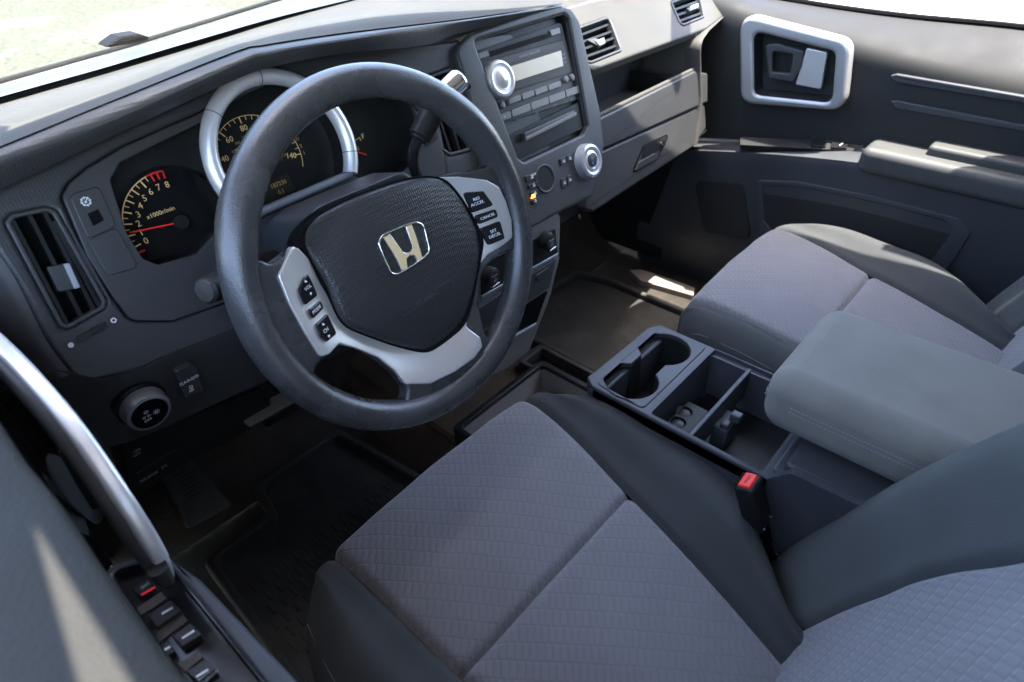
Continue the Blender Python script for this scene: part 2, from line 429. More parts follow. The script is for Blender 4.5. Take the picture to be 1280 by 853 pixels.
#BODY
X = V((1, 0, 0)); XY = (V((1, 0, 0)), V((0, 1, 0))); XZ = (V((1, 0, 0)), V((0, .4, .9)))
# ============================================================ DASHBOARD
dash = thing('dashboard', 'dark grey textured car dashboard with instruments, radio and open tray shelf', 'dashboard', (.35, .3, -.05))
F = tiltframe(.19, .09, 20)                 # driver's face of the dashboard
G = Fr(F.P(0, 0, -.034), F.e1, F.n)         # dial faces, sunk behind it
K = tiltframe(.205, .132, 21)               # centre stack
K.O = K.O + K.n*.004
def bl(pxs, y): return [onY(a, b, y if not isinstance(y, (list, tuple)) else y[i]) for i, (a, b) in enumerate(pxs)]
# ---- top pad and hood, swept from windscreen base over the nose to under the lip
c0 = bl([(-160, 168), (0, 122), (146, 78), (238, 51), (384, 2), (600, -62), (760, -100)], [.36, .39, .42, .44, .47, .50, .50])
c0b = bl([(-170, 190), (0, 136), (150, 92), (260, 58), (400, 18), (600, -28), (745, -50)], [.28, .31, .34, .36, .38, .40, .40])
c1a = bl([(-200, 236), (0, 158), (147, 104), (290, 52), (430, 26), (590, 6), (700, -8)], [.15, .165, .18, .20, .20, .235, .26])
c1 = bl([(-220, 268), (0, 183), (147, 123), (295, 64), (330, 56), (430, 41), (590, 22), (700, 6)], [.09, .115, .13, .135, .135, .14, .185, .203])
c2 = bl([(-220, 295), (0, 207), (155, 145), (300, 79), (335, 68), (430, 51), (590, 27), (700, 9)], [.085, .105, .118, .122, .122, .128, .180, .199])
c3 = bl([(-220, 325), (0, 237), (153, 165), (292, 101), (340, 84), (430, 67), (530, 57), (575, 42), (640, 24), (700, 11)], [.10, .12, .13, .135, .135, .14, .160, .188, .198, .203])
c4 = [p + V((0, .06, -.006)) for p in c3]
M_seam = M_dash
top = loft([c0, c0b, c1a, c1], 90, 6, lo=-.37, hi=[.62, .60, .56, .535])
obj('top_pad', top, M_top, dash, uv=XY)
def off(c, dy, dz): return [p+V((0, dy, dz)) for p in c]
hood = loft([off(c1, .004, -.004), off(c1, -.001, -.0015), c2, c3, c4], 90, 5, lo=-.37, hi=[.535, .535, .525, .515, .515], sharp=(3,))
obj('hood', hood, M_dash, dash, uv=XZ)
obj('defroster_strip', loft([off(c0, .02, .006), off(c0, -.004, .004), off(c0b, .03, .003)], 60, 3, lo=-.37, hi=.6), M_pl, dash, uv=XY)
# ---- driver's face plate (textured) with openings for vent, trim panel and centre vent
def R(L, fr, r=.006): return rnd(fr.pxs(L), r)
vL = [(6, 278), (14, 268), (58, 259), (70, 264), (133, 377), (131, 386), (84, 412), (74, 407)]
trim = [(76, 246), (86, 228), (108, 210), (153, 183), (255, 138), (330, 104), (420, 90), (490, 92), (522, 104), (545, 150), (558, 215), (540, 246),
        (430, 300), (300, 372), (216, 402), (163, 402), (140, 372), (108, 322)]
vC = [(527, 98), (566, 84), (574, 104), (592, 178), (586, 189), (562, 195), (552, 188), (530, 110)]
face_out = F.pxs([(-20, 262), (4, 236), (153, 164), (292, 100), (340, 82), (430, 64), (560, 52), (640, 40), (690, 190), (640, 255), (560, 300), (430, 360), (330, 402), (290, 415), (217, 443),
                  (174, 463), (116, 476), (92, 470), (58, 425), (20, 350), (-20, 290)])
uL = min(p[0] for p in F.pxs(vL))
fp = plate(F, rnd(face_out, .012), [R(vL, F, .007), R(trim, F, .014), R(vC, F, .008)], -.012, 0, .004)
obj('face_panel', fp, M_dash, dash, uv=(F.e1, F.e2))
# knee panel: turns forward below the ridge
k0 = [(74, 463), (116, 474), (174, 461), (217, 441), (290, 413), (330, 400), (430, 358), (560, 300), (640, 260)]
k0 = [F.P(*F.px(a, b), -.003) for a, b in k0]
k0 = [V((-.36, k0[0].y+.02, k0[0].z+.0))]+k0
k1 = [p + V((0, .001, -.012)) for p in k0]
kb = bl([(110, 555), (166, 551), (325, 480), (430, 440), (560, 380), (640, 330)], [.17, .17, .165, .165, .165, .16])
k2 = [(a.lerp(onY(*q, .13), 1)) for a, q in zip([V()]*5, [(100, 520), (166, 505), (300, 452), (430, 405), (640, 300)])]
knee = loft([k0, k1, kb, off(kb, .05, -.005)], 70, 6, lo=-.36, hi=.33, sharp=(2,))
obj('knee_panel', knee, M_pl, dash, uv=XZ)
# outer end of the dashboard, rounding away to the door
ends = []
for (a, b), y in zip([(4, 236), (-16, 262), (-12, 300), (20, 350), (58, 425), (92, 470), (104, 520), (120, 556)], [.13, .185, .18, .17, .16, .15, .15, .165]):
    p = onY(a, b, y); ends.append(p)
e0 = [F.P(*F.px(a, b), -.002) for a, b in [(4, 236), (-18, 266), (-16, 294), (20, 350), (58, 425), (90, 468)]]
def eo(dx, dy): return [V((p.x+dx, p.y+dy, p.z)) for p in e0]
end = loft([e0, eo(-.012, .003), eo(-.03, .02), eo(-.05, .07), eo(-.06, .16)], 30, 5, key=2)
obj('end_panel', end, M_pl, dash, uv=(V((0, 1, 0)), V((0, 0, 1))))

# ---- vents
def vent(fr, px_out, slats, tab, tabend, mslat=M_dk, frame_w=.004, depth=.03, parent=dash, rim=M_pl, r=.007, tabmat=M_sild, slatw=.0035):
    out = fr.pxs(px_out); o = rnd(out, r); f = plate(fr, inset(o, -.0004), [inset(o, frame_w)], -.012, .0018, .0015)
    v = obj('air_vent', f, rim, parent)
    obj('duct', recess(fr, inset(o, frame_w*.6), -depth, -.003), M_blk, v)
    for a, b in slats:
        A, B = fr.px(*a), fr.px(*b)
        obj('slat', bar2(fr, A, B, slatw, -.016, -.003), mslat, v, smooth=0)
    if tab:
        tp = fr.pxs(tab); obj('tab', slab(fr, tp, -.012, .0015, .002, .0012), M_pl, v)
        tp = fr.pxs(tabend); obj('tab_grip', slab(fr, tp, -.002, .004, .001, .0008), tabmat, v)
    return v
def q4(L): return [(x/2.584, 230+y/2.584) for x, y in L]
vent(F, vL, [(q4([a])[0], q4([b])[0]) for a, b in [((42, 118), (222, 458)), ((95, 96), (270, 440)), ((142, 84), (312, 420)), ((175, 120), (325, 400))]],
     q4([(150, 268), (216, 256), (256, 336), (188, 350)]), q4([(202, 258), (222, 255), (258, 334), (238, 340)]))
vent(F, vC, [((538, 108), (566, 192)), ((550, 98), (577, 190)), ((562, 90), (586, 186))], None, None, r=.006)
# thumbwheel under the left vent, with its two print marks
tw = F.pxs(q4([(243, 497), (340, 442), (350, 462), (252, 517)]))
hw = obj('thumbwheel', slab(F, tw, -.003, .0015, .003, .001), M_dk, dash)
a, b = V(F.px(*q4([(250, 506)])[0])), V(F.px(*q4([(344, 453)])[0])); d = (b-a).normalized(); qn = V((-d.y, d.x))
obj('grip_ribs', join(*[bar2(F, tuple(a+(b-a)*(k+.5)/14 - qn*.0036), tuple(a+(b-a)*(k+.5)/14+qn*.0036), .0011, .001, .0026) for k in range(14)]), M_btn, hw, smooth=0)
c = F.px(*q4([(229, 521)])[0]); obj('closed_mark', lathe(F, c, [(.0026, 0), (.0026, .0004)], 16), M_white, dash)
c = F.px(*q4([(367, 441)])[0]); obj('open_mark', plate(F, circ(c, .0027, 20), [circ(c, .0014, 16)], 0, .0004, 0), M_white, dash)

# ---- smooth trim panel round the instruments
hole = [(137, 226), (149, 204), (205, 176), (250, 154), (268, 118), (300, 98), (345, 92), (400, 98), (440, 112), (500, 112), (514, 128), (524, 160), (519, 200), (500, 218),
        (470, 233), (441, 220), (318, 276), (270, 290), (246, 317), (197, 331), (178, 324), (158, 292)]
H = rnd(F.pxs(hole), .006)
tp = plate(F, inset(rnd(F.pxs(trim), .014), .0007), [H], -.006, .0028, .0018)
ip = obj('instrument_panel', tp, M_pl, dash)
obj('instrument_well', recess(F, inset(H, -.0003), -.034, .001, .002), M_dk, ip)
# switches on the left of the trim panel
sw = slab(F, F.pxs([(86, 248), (91, 242), (118, 234), (124, 237), (143, 281), (140, 285), (112, 298), (107, 295)]), 0, .0050, .003, .0012)
s1 = obj('dimmer_switch', sw, M_pl, dash)
wq = F.pxs([(108, 268), (121, 262), (128, 276), (115, 283)])
obj('dimmer_wheel', slab(F, wq, .003, .0068, .001, .001), M_blk, s1)
cx, cy = F.px(106, 252.5)
ic = [plate(F, circ((cx, cy), .0042, 28), [circ((cx, cy), .0033, 24)], .0048, .0053, 0)]
ic += [bar2(F, (cx+.0024*cos(a), cy+.0024*sin(a)), (cx+.0048*cos(a), cy+.0048*sin(a)), .0007, .0048, .0053) for a in [pi*k/4 for k in range(8)]]
ic += [bar2(F, (cx-.0012, cy-.0010), (cx+.0018, cy+.0018), .0008, .0048, .0054), lathe(F, (cx-.0004, cy-.0004), [(.0011, .0048), (.0011, .0054)], 10)]
obj('dimmer_symbol', join(*ic), M_white, s1, smooth=0)
obj('blank_cover', slab(F, F.pxs([(110, 302), (114, 298), (141, 286), (146, 288), (170, 330), (167, 336), (135, 345), (130, 342)]), 0, .0050, .003, .0012), M_pl, dash)
def c2p(L): return [(400+x/2.942, y/2.942) for x, y in L]
for q in ([(330, 378), (350, 372), (372, 398), (352, 412)], [(350, 425), (372, 415), (395, 470), (375, 480)], [(375, 500), (420, 480), (430, 510), (385, 542)]):
    obj('side_button', slab(F, F.pxs(c2p(q)), 0, .005, .002, .001), M_btn, dash)

# ---- dials
def arc(fr, c, r0, r1, a0, a1, h0=.0002, h1=.0006, n=40, ry=1):
    o = [(c[0]+r1*cos(a), c[1]+r1*ry*sin(a)) for a in [a0+(a1-a0)*i/n for i in range(n+1)]]
    i_ = [(c[0]+r0*cos(a), c[1]+r0*ry*sin(a)) for a in [a0+(a1-a0)*i/n for i in range(n+1)]]
    vs = [fr.P(*p, h1) for p in o]+[fr.P(*p, h1) for p in i_]; k = n+1
    return vs, [(i, i+1, k+i+1, k+i) for i in range(n)]
def tick(fr, c, a, r0, r1, w_, h=.0006):
    u, v = cos(a), sin(a); return bar2(fr, (c[0]+r0*u, c[1]+r0*v), (c[0]+r1*u, c[1]+r1*v), w_, .0002, h)
T = G.px(225, 278)
def polar(px, c): p = V(G.px(*px))-V(c); return p.length, math.atan2(p.y, p.x)
nums = {'0': (174, 299), '1': (170, 289), '2': (167.5, 278), '3': (168, 264.5), '4': (172, 252.5), '5': (177.5, 241), '6': (184.8, 238.5-.5), '7': (193, 231.5), '8': (203.3, 228)}
rt = sum(polar(p, T)[0] for p in [(153, 262), (163, 238), (178, 222), (204, 217)])/4
tb = obj('tachometer', lathe(G, T, [(rt+.006, -.002), (rt+.006, 0)], 48), M_dial, dash)
a8 = polar((204, 217), T)[1]; a0t = polar((174, 317), T)[1]
if a0t < 0: a0t += 2*pi
st = (a0t-a8)/8.6
A = lambda v: a8+(8-v)*st
tk = [arc(G, T, rt-.0004, rt+.0008, A(6.6), A(0))]
tk += [tick(G, T, A(v/2), rt-(.0085 if v % 2 == 0 else .005), rt, .0014 if v % 2 == 0 else .0009) for v in range(0, 14)]
obj('scale', join(*tk), M_cream, tb, smooth=0)
obj('redline', join(arc(G, T, rt-.0004, rt+.0012, A(8), A(6.6)), *[tick(G, T, A(v/2), rt-.0075, rt, .0015) for v in (14, 15, 16)]), M_red, tb, smooth=0)
obj('numerals', join(*[text(G, str(v), (T[0]+(rt-.0145)*cos(A(v)), T[1]+(rt-.0145)*sin(A(v))), .0095, .0004) for v in range(9)]), M_cream, tb, smooth=0)
obj('unit_print', text(G, 'x1000r/min', G.px(201, 266), .0066, .0004), M_cream, tb, smooth=0)
na = polar((162, 291), T)[1]
nd = bar2(G, (T[0]-.004*cos(na), T[1]-.004*sin(na)), (T[0]+(rt-.003)*cos(na), T[1]+(rt-.003)*sin(na)), .0016, .003, .0045)
obj('needle', nd, M_needle, tb, smooth=0)
obj('needle_cap', lathe(G, T, [(.0085, .002), (.0085, .006), (.0075, .0072)], 24), M_dk, tb)
obj('needle_stop', bar2(G, G.px(171, 317), G.px(181, 313), .0022, .0002, .0012), M_red, tb, smooth=0)
# centre speedometer, its silver ring standing proud
Rp = [(252, 190), (262, 148), (290, 110), (330, 92), (372, 96), (410, 122), (434, 160), (440, 205)]
SC0 = V((-.002, 0)); 
pts = [V(F.px(*p, .010)) for p in Rp]
best = None
for iu in range(-15, 16):
    for iv in range(-30, 31):
        c = V((iu*.001, F.px(350, 185, .01)[1]+iv*.001)); ds = [(p-c).length for p in pts]; mn = sum(ds)/len(ds); e = sum((x-mn)**2 for x in ds)
        if best is None or e < best[0]: best = (e, c, mn)
SC, SR = best[1], best[2]
print('speedo', SC, SR, best[0], 'tach r', rt)
chl = V(F.px(316, 266, .010)); chr_ = V(F.px(438, 216, .010))
aL = math.atan2(chl.y-SC.y, chl.x-SC.x); aR = math.atan2(chr_.y-SC.y, chr_.x-SC.x)
if aL < 0: aL += 2*pi
rp = [F.P(SC.x+(SR-.004)*cos(a), SC.y+(SR-.004)*sin(a), .008) for a in [aR+(aL-aR)*i/60 for i in range(61)]]
chord = [rp[-1].lerp(rp[0], i/20) for i in range(1, 20)]
rgp = tube(rp, .0088, 16, up=F.n, flat=1.2)
sp = obj('speedometer', lathe(G, SC, [(SR-.004, -.003), (SR-.004, -.001)], 64), M_dial, dash)
ring = obj('ring', rgp, M_sil, sp, smooth=60)
for a in (polar((252, 152), SC)[1], math.atan2(*(V(F.px(321, 90, .01))-SC).yx), math.atan2(*(V(F.px(437, 190, .01))-SC).yx)):
    c_ = F.P(SC.x+(SR-.004)*cos(a), SC.y+(SR-.004)*sin(a), .008); tt = F.e1*-sin(a)+F.e2*cos(a)
    obj('joint', tube([c_-tt*.0004, c_+tt*.0004], .00895, 16, up=F.n, flat=1.2), M_dk, ring)
bp = tube(crom([rp[-1]-F.e2*.001]+[rp[-1].lerp(rp[0], .5)-F.e2*.001]+[rp[0]-F.e2*.001], 10), .0052, 10, up=F.n)
obj('lower_bar', bp, M_sild, sp, smooth=60)
obj('ring_wall', tube([p-F.n*.02+(F.P(SC.x, SC.y, .008)-p)*.03 for p in rp], .003, 6, up=F.n, flat=6), M_dk, sp, smooth=60)
# speed scale
D = (V(G.px(336, 205))+V((0, 0)))
D = V((-.029, -.019))
r60 = polar((280, 160), D); r80 = polar((300, 146), D); r140 = polar((375, 197), D)
print('spd', [ (round(x[0],4), round(math.degrees(x[1]),1)) for x in (r60, r80, r140)])
rs = .0535; r80 = polar((298.6, 147.6), D); r140 = polar((373.5, 193), D)
aS = lambda v: r80[1] + (r140[1]-r80[1])*(v-80)/60
tk = [arc(G, D, rs-.0003, rs+.0006, aS(150), aS(-10), n=80)]
tk += [tick(G, D, aS(v), rs-(.0075 if v % 20 == 0 else .0045), rs, .0013 if v % 20 == 0 else .0008) for v in range(0, 141, 5)]
obj('scale', join(*tk), M_cream, sp, smooth=0)
obj('numerals', join(*[text(G, str(v), (D.x+(rs-.0128)*cos(aS(v)), D.y+(rs-.0128)*sin(aS(v))), .0092, .0004, rot=0 if v < 100 else -.25) for v in range(0, 141, 20)]), M_cream, sp, smooth=0)
obj('inner_numerals', join(*[text(G, str(v), (D.x+(rs-.0215)*cos(aS(v/1.6)), D.y+(rs-.0215)*sin(aS(v/1.6))), .0045, .0004) for v in range(0, 221, 20)]), M_creamd, sp, smooth=0)
obj('inner_scale', arc(G, D, rs-.0265, rs-.0260, aS(145), aS(0), n=60), M_creamd, sp, smooth=0)
obj('unit_print', text(G, 'mph', G.px(301, 186), .0085, .0004), M_cream, sp, smooth=0)
obj('gear_print', join(*[text(G, s_, G.px(x, y), .006, .0004) for s_, x, y in (('P', 353, 145), ('R', 359, 155), ('N', 366, 166), ('D', 371.5, 174), ('2', 376, 183), ('1', 380, 191.5))]), M_creamd, sp, smooth=0)
lc = slab(G, G.pxs([(322, 236), (360, 216), (368, 237), (330, 257)]), 0, .0012, .001, .0004)
lo_ = obj('odometer', lc, M_lcdd, sp)
obj('odometer_frame', plate(G, inset(G.pxs([(322, 236), (360, 216), (368, 237), (330, 257)]), -.0012), [G.pxs([(322, 236), (360, 216), (368, 237), (330, 257)])], 0, .0018, .0004), M_dk, lo_)
obj('digits', join(text(G, '187230', G.px(347.5, 230.5), .0074, .0014), text(G, '0.1', G.px(351, 240), .0074, .0014), text(G, 'A', G.px(330, 243), .0035, .0014), text(G, 'TRIP', G.px(327, 249), .0032, .0014)), M_creamd, lo_, smooth=0)
spn = polar((366, 230), D)[1]
# fuel gauge pod
E_ = G.px(424, 178)
fg = obj('fuel_gauge', lathe(G, G.px(480, 160), [(.040, -.004), (.040, -.0015)], 40), M_dial, dash)
fc = V(G.px(436, 202))
p1, p2 = G.px(441, 178), G.px(449, 172)
obj('scale', join(bar2(G, p1, p2, .0009, .0002, .0006), bar2(G, p2, G.px(451, 176), .0014, .0002, .0006)), M_cream, fg, smooth=0)
obj('empty_mark', bar2(G, G.px(441, 212), G.px(443, 215), .0012, .0002, .0006), M_cream, fg, smooth=0)
obj('letter', text(G, 'F', G.px(453.5, 171), .0095, .0004), M_cream, fg, smooth=0)
g0 = V(G.px(447, 186.5))
obj('pump_symbol', join(plate(G, rect(g0.x-.0026, g0.y-.0022, g0.x+.0012, g0.y+.003), [rect(g0.x-.0018, g0.y+.0006, g0.x+.0004, g0.y+.0022)], .0002, .0006, 0),
    bar2(G, (g0.x+.0022, g0.y-.002), (g0.x+.0022, g0.y+.0026), .0006, .0002, .0006)), M_creamd, fg, smooth=0)
obj('needle', bar2(G, G.px(432, 187), G.px(456, 194), .0017, .004, .0055), M_needle, fg, smooth=0)

# ---- lower switches: lamp knob and cargo button, VSA and release panel
def kn(a, b): return tiltframe(onY(a, b, .145).y, onY(a, b, .145).z, -8)
KN = kn(176, 505); KN.O = KN.O + KN.n*.004
c = KN.px(177, 505)
kr = V(KN.px(205, 500))-V(c); rk = kr.length
lk = obj('lamp_knob', lathe(KN, c, [(rk*1.12, -.012), (rk*1.12, .001), (rk*1.06, .002), (rk, .002), (rk*.98, .014), (rk*.93, .0175), (rk*.80, .0185), (rk*.77, .0170), (rk*.02, .0170)], 40), M_dk, dash)
obj('knob_ring', lathe(KN, c, [(rk*1.0, .003), (rk*.99, .0145), (rk*.94, .0182), (rk*.80, .0192), (rk*.78, .0172)][:5], 40), M_sild, lk)
obj('knob_face', lathe(KN, c, [(rk*.785, .016), (rk*.785, .0196), (rk*.74, .0198)], 40), M_blk, lk)
c3_ = V(c)
lp = [text(KN, 'OFF', (c3_.x-.0045, c3_.y-.0065), .0046, .0199), text(KN, '-D D-', (c3_.x-.0045, c3_.y-.001), .0042, .0199), text(KN, 'ID', (c3_.x-.003, c3_.y+.005), .0052, .0199),
      plate(KN, circ((c3_.x+.006, c3_.y-.0012), .0018, 16), [circ((c3_.x+.006, c3_.y-.0012), .0011, 12)], .0198, .0201, 0)]
lp += [bar2(KN, (c3_.x+.006+.0024*cos(a), c3_.y-.0012+.0024*sin(a)), (c3_.x+.006+.0035*cos(a), c3_.y-.0012+.0035*sin(a)), .0005, .0198, .0201) for a in [k*pi/4 for k in range(8)]]
obj('knob_print', join(*lp), M_white, lk, smooth=0)
KC = kn(233, 478); KC.O = KC.O+KC.n*.004
cb = obj('cargo_button', slab(KC, KC.pxs([(215, 463), (220, 459), (238, 452), (242, 455), (251, 486), (228, 495)]), -.01, .006, .003, .0012), M_pl, dash)
g = V(KC.px(235.5, 481))
obj('button_print', join(text(KC, 'CARGO', KC.px(233, 472), .0058, .0062, wide=1.1), plate(KC, circ((g.x, g.y+.001), .0022, 16), [circ((g.x, g.y+.001), .0014, 12)], .006, .0064, 0),
    *[bar2(KC, (g.x-.002+k*.0018, g.y-.0018), (g.x-.0028+k*.0018, g.y-.0042), .0006, .006, .0064) for k in range(3)], bar2(KC, (g.x-.004, g.y-.005), (g.x+.002, g.y-.005), .0006, .006, .0064)), M_white, cb, smooth=0)
LP = tiltframe(.20, -.19, -10)
lpan = obj('release_panel', slab(LP, LP.pxs([(150, 556), (330, 486), (345, 520), (225, 585), (165, 625)]), -.008, 0, .006, .002), M_dk, dash)
obj('vsa_print', join(text(LP, 'VSA', LP.px(171, 563.5), .0055, .0002), text(LP, 'OFF', LP.px(171, 568.5), .0055, .0002)), M_greyp, lpan, smooth=0)
obj('panel_seam', bar2(LP, LP.px(170, 592), LP.px(221, 560), .0012, 0, .0008), M_pl, lpan, smooth=0)
obj('release_print', join(text(LP, 'RELEASE', LP.px(186, 596), .0062, .0004), text(LP, '[=]', LP.px(205, 583), .006, .0004)), M_greyp, lpan, smooth=0)

# ============================================================ CENTRE STACK
fo = K.pxs([(566, 62), (583, 44), (640, 24), (692, 6), (712, 12), (722, 28), (748, 140), (753, 185), (738, 246), (698, 266), (650, 292), (610, 230), (585, 130)])
fi = K.pxs([(590, 53), (702, 19), (708, 24), (732, 158), (727, 168), (652, 203), (645, 198)])
def cs(L): return [(580+x/3.283, 10+y/3.283) for x, y in L]
st_ = plate(K, rnd(fo, .018), [rnd(fi, .006)], -.03, .006, .005)
stk = obj('centre_stack', st_, M_pl, dash)
obj('stack_well', recess(K, inset(rnd(fi, .006), -.0003), -.010, .004, .0006), M_dk, stk)
def kp(L): return K.pxs(cs(L))
h_ = -.004
rad = thing('radio', 'car radio with cream display and round silver volume knob', 'radio', K.P(*K.px(655, 95), 0))
rb = plate(K, rnd(kp([(45, 178), (398, 58), (408, 62), (478, 335), (485, 372), (122, 487), (105, 430)]), .003), (), -.009, h_, .001)
obj('faceplate', rb, M_rad, rad)
obj('cd_panel', slab(K, kp([(46, 180), (400, 62), (418, 128), (64, 228)]), h_-.002, h_+.0008, .002, .0006), M_dk, rad)
slot = rnd(kp([(112, 178), (345, 104), (350, 120), (118, 196)]), .001)
cd = obj('cd_slot', plate(K, inset(slot, -.001), [slot], h_, h_+.0022, .0006), M_rad, rad)
obj('slot_dark', plate(K, slot, (), h_, h_+.0027, 0), M_blk, cd)
for q, s_ in (([(52, 188), (98, 174), (106, 196), (58, 214)], ''), ([(352, 92), (392, 80), (398, 104), (362, 116)], '^')):
    b_ = obj('eject_button', slab(K, kp(q), h_, h_+.004, .0015, .0008), M_rbtn, rad)
disp_out = kp([(190, 238), (400, 168), (432, 172), (440, 240), (206, 310), (196, 300)])
obj('display_surround', slab(K, kp([(150, 238), (418, 150), (452, 262), (190, 345)]), h_, h_+.0012, .002, .0006), mat('brown_black', (.024, .021, .019), .35, spec=.15), rad)
dsp = obj('display', slab(K, kp([(194, 240), (402, 174), (412, 238), (208, 303)]), h_, h_+.0022, .0008, .0005), M_lcd, rad)
for s_, q, z_ in (('COMPACT DISC PLAYER', (275, 188), .0046), ('CD', (414, 190), .004), ('MP3', (417, 206), .0034), ('AUX', (420, 222), .0034)): obj('face_print', text(K, s_, kp([q])[0], z_, h_+.0013), M_greyp, rad, smooth=0)
kc = kp([(141, 296)])[0]; r_ = (V(kp([(195, 290)])[0])-V(kc)).length*.98
kb_ = obj('volume_knob', lathe(K, kc, [(r_, h_), (r_, h_+.010), (r_*.93, h_+.0135), (r_*.80, h_+.0145), (r_*.62, h_+.0125)], 40), M_knob, rad)
obj('knob_cap', lathe(K, kc, [(r_*.62, h_+.010), (r_*.58, h_+.0132), (r_*.52, h_+.0132), (r_*.46, h_+.0138), (r_*.25, h_+.0165), (.0001, h_+.0175)], 32), M_silp, kb_)
for q in [(128, 412), (160, 398), (421, 292), (447, 284)]:
    c_ = kp([q])[0]; obj('preset_button', lathe(K, c_, [(.0055, h_), (.0055, h_+.003), (.0046, h_+.0045), (.0001, h_+.0050)], 20), M_rbtn, rad)
for k in range(4):
    t0, t1 = k/4, (k+.93)/4
    a0, a1 = V((182, 386)), V((400, 310)); hh = 26
    P0 = a0.lerp(a1, t0); P1 = a0.lerp(a1, t1)
    obj('preset_button', slab(K, kp([(P0.x, P0.y-hh*.45), (P1.x, P1.y-hh*.5), (P1.x+4, P1.y+hh*.45), (P0.x+4, P0.y+hh*.5)]), h_, h_+.0042, .003, .0012), M_rbtn, rad)
fb = []
for k, (t0, t1) in enumerate([(0, .205), (.215, .43), (.44, .64), (.645, .83), (.84, 1.0)]):
    a0, a1 = V((118, 464)), V((474, 332)); hh = 30
    P0 = a0.lerp(a1, t0); P1 = a0.lerp(a1, t1)
    b_ = obj('function_button', slab(K, kp([(P0.x, P0.y-hh*.5), (P1.x, P1.y-hh*.5), (P1.x+5, P1.y+hh*.5), (P0.x+5, P0.y+hh*.5)]), h_, h_+.0042, .002, .001), M_rbtn, rad)
    if k == 0: obj('button_print', text(K, '<<     >>', kp([(156, 452)])[0], .0045, h_+.0044), M_white, b_, smooth=0)
for s_, q in (('SEEK', (158, 480)), ('SCAN', (232, 455)), ('DISP', (306, 428)), ('SOUND', (378, 400)), ('SKIP', (445, 376))): obj('button_legend', text(K, s_, kp([q])[0], .0036, h_+.0002), M_greyp, rad, smooth=0)
# ashtray-like storage box below
pk = obj('storage_door', slab(K, kp([(190, 520), (476, 386), (494, 494), (212, 628)]), -.007, -.0025, .002, .001), M_dk, stk)
obj('pull_bar', slab(K, kp([(234, 516), (442, 420), (446, 442), (240, 546)]), -.004, .007, .002, .0018), M_btn, pk)
obj('pull_edge', slab(K, kp([(240, 534), (447, 430), (450, 444), (242, 549)]), -.004, .0082, .001, .001), M_rbtn, pk)
obj('side_blank', slab(K, kp([(150, 530), (186, 516), (206, 628), (172, 640)]), -.007, -.0025, .002, .001), M_dk, stk)
# climate controls
cc = kp([(489, 633)])[0]; rc = (V(kp([(532, 622)])[0])-V(cc)).length
tk_ = obj('temperature_knob', lathe(K, cc, [(rc*1.04, .004), (rc, .012), (rc*.94, .0195), (rc*.80, .0215), (rc*.66, .0205), (rc*.62, .017)], 40), M_knob, stk)
obj('knob_cap', lathe(K, cc, [(rc*.62, .016), (rc*.60, .0195), (rc*.46, .0215), (rc*.44, .019), (rc*.30, .019), (.0001, .019)], 32), M_silp, tk_)
obj('knob_centre', lathe(K, cc, [(rc*.38, .018), (rc*.38, .0205), (.0001, .0215)], 24), M_btn, tk_)
obj('knob_mark', bar2(K, (cc[0]-.001, cc[1]-.006), (cc[0]-.001, cc[1]-.001), .0016, .02, .022), mat('blue_mark', (.05, .25, .7), .4), tk_)
fc_ = kp([(321, 703)])[0]; rf = (V(kp([(355, 690)])[0])-V(fc_)).length
dd = obj('climate_display', plate(K, circ(fc_, rf*1.12, 36), [circ(fc_, rf*.93, 36)], .004, .0085, .0015), M_pl, stk)
obj('display_glass', lathe(K, fc_, [(rf*.94, .003), (rf*.94, .0065)], 36), mat('smoke_glass', (.020, .021, .022), .3, spec=.2), dd)
for q in ([(378, 624), (402, 612), (408, 640), (384, 652)], [(406, 610), (428, 600), (432, 630), (410, 640)], [(384, 706), (404, 696), (408, 735), (388, 745)], [(408, 694), (426, 686), (430, 722), (411, 732)],
          [(236, 694), (284, 676), (290, 700), (244, 722)], [(248, 730), (288, 712), (292, 730), (254, 748)], [(258, 760), (290, 745), (294, 765), (262, 782)], [(262, 792), (290, 778), (292, 795), (268, 812)]):
    b_ = obj('climate_button', slab(K, kp(q), .004, .0092, .0012, .0008), M_btn, stk)
    g = V(((V(kp([q[0]])[0])+V(kp([q[2]])[0]))/2))
    obj('symbol', join(bar2(K, (g.x-.003, g.y-.001), (g.x+.003, g.y-.001), .0009, .0092, .0095), bar2(K, (g.x-.0022, g.y+.0015), (g.x+.0022, g.y+.0015), .0007, .0092, .0095), bar2(K, (g.x+.0005, g.y-.0028), (g.x+.0005, g.y+.0028), .0006, .0092, .0095)), M_white, b_, smooth=0)
obj('mode_print', join(text(K, 'MODE', kp([(268, 688)])[0], .0045, .0096), text(K, 'A/C', kp([(262, 700)])[0], .004, .0096)), M_white, stk, smooth=0)
obj('amber_indicator', slab(K, kp([(260, 770), (272, 765), (275, 779), (263, 784)]), .006, .0104, .0005, .0004), M_orange, stk)
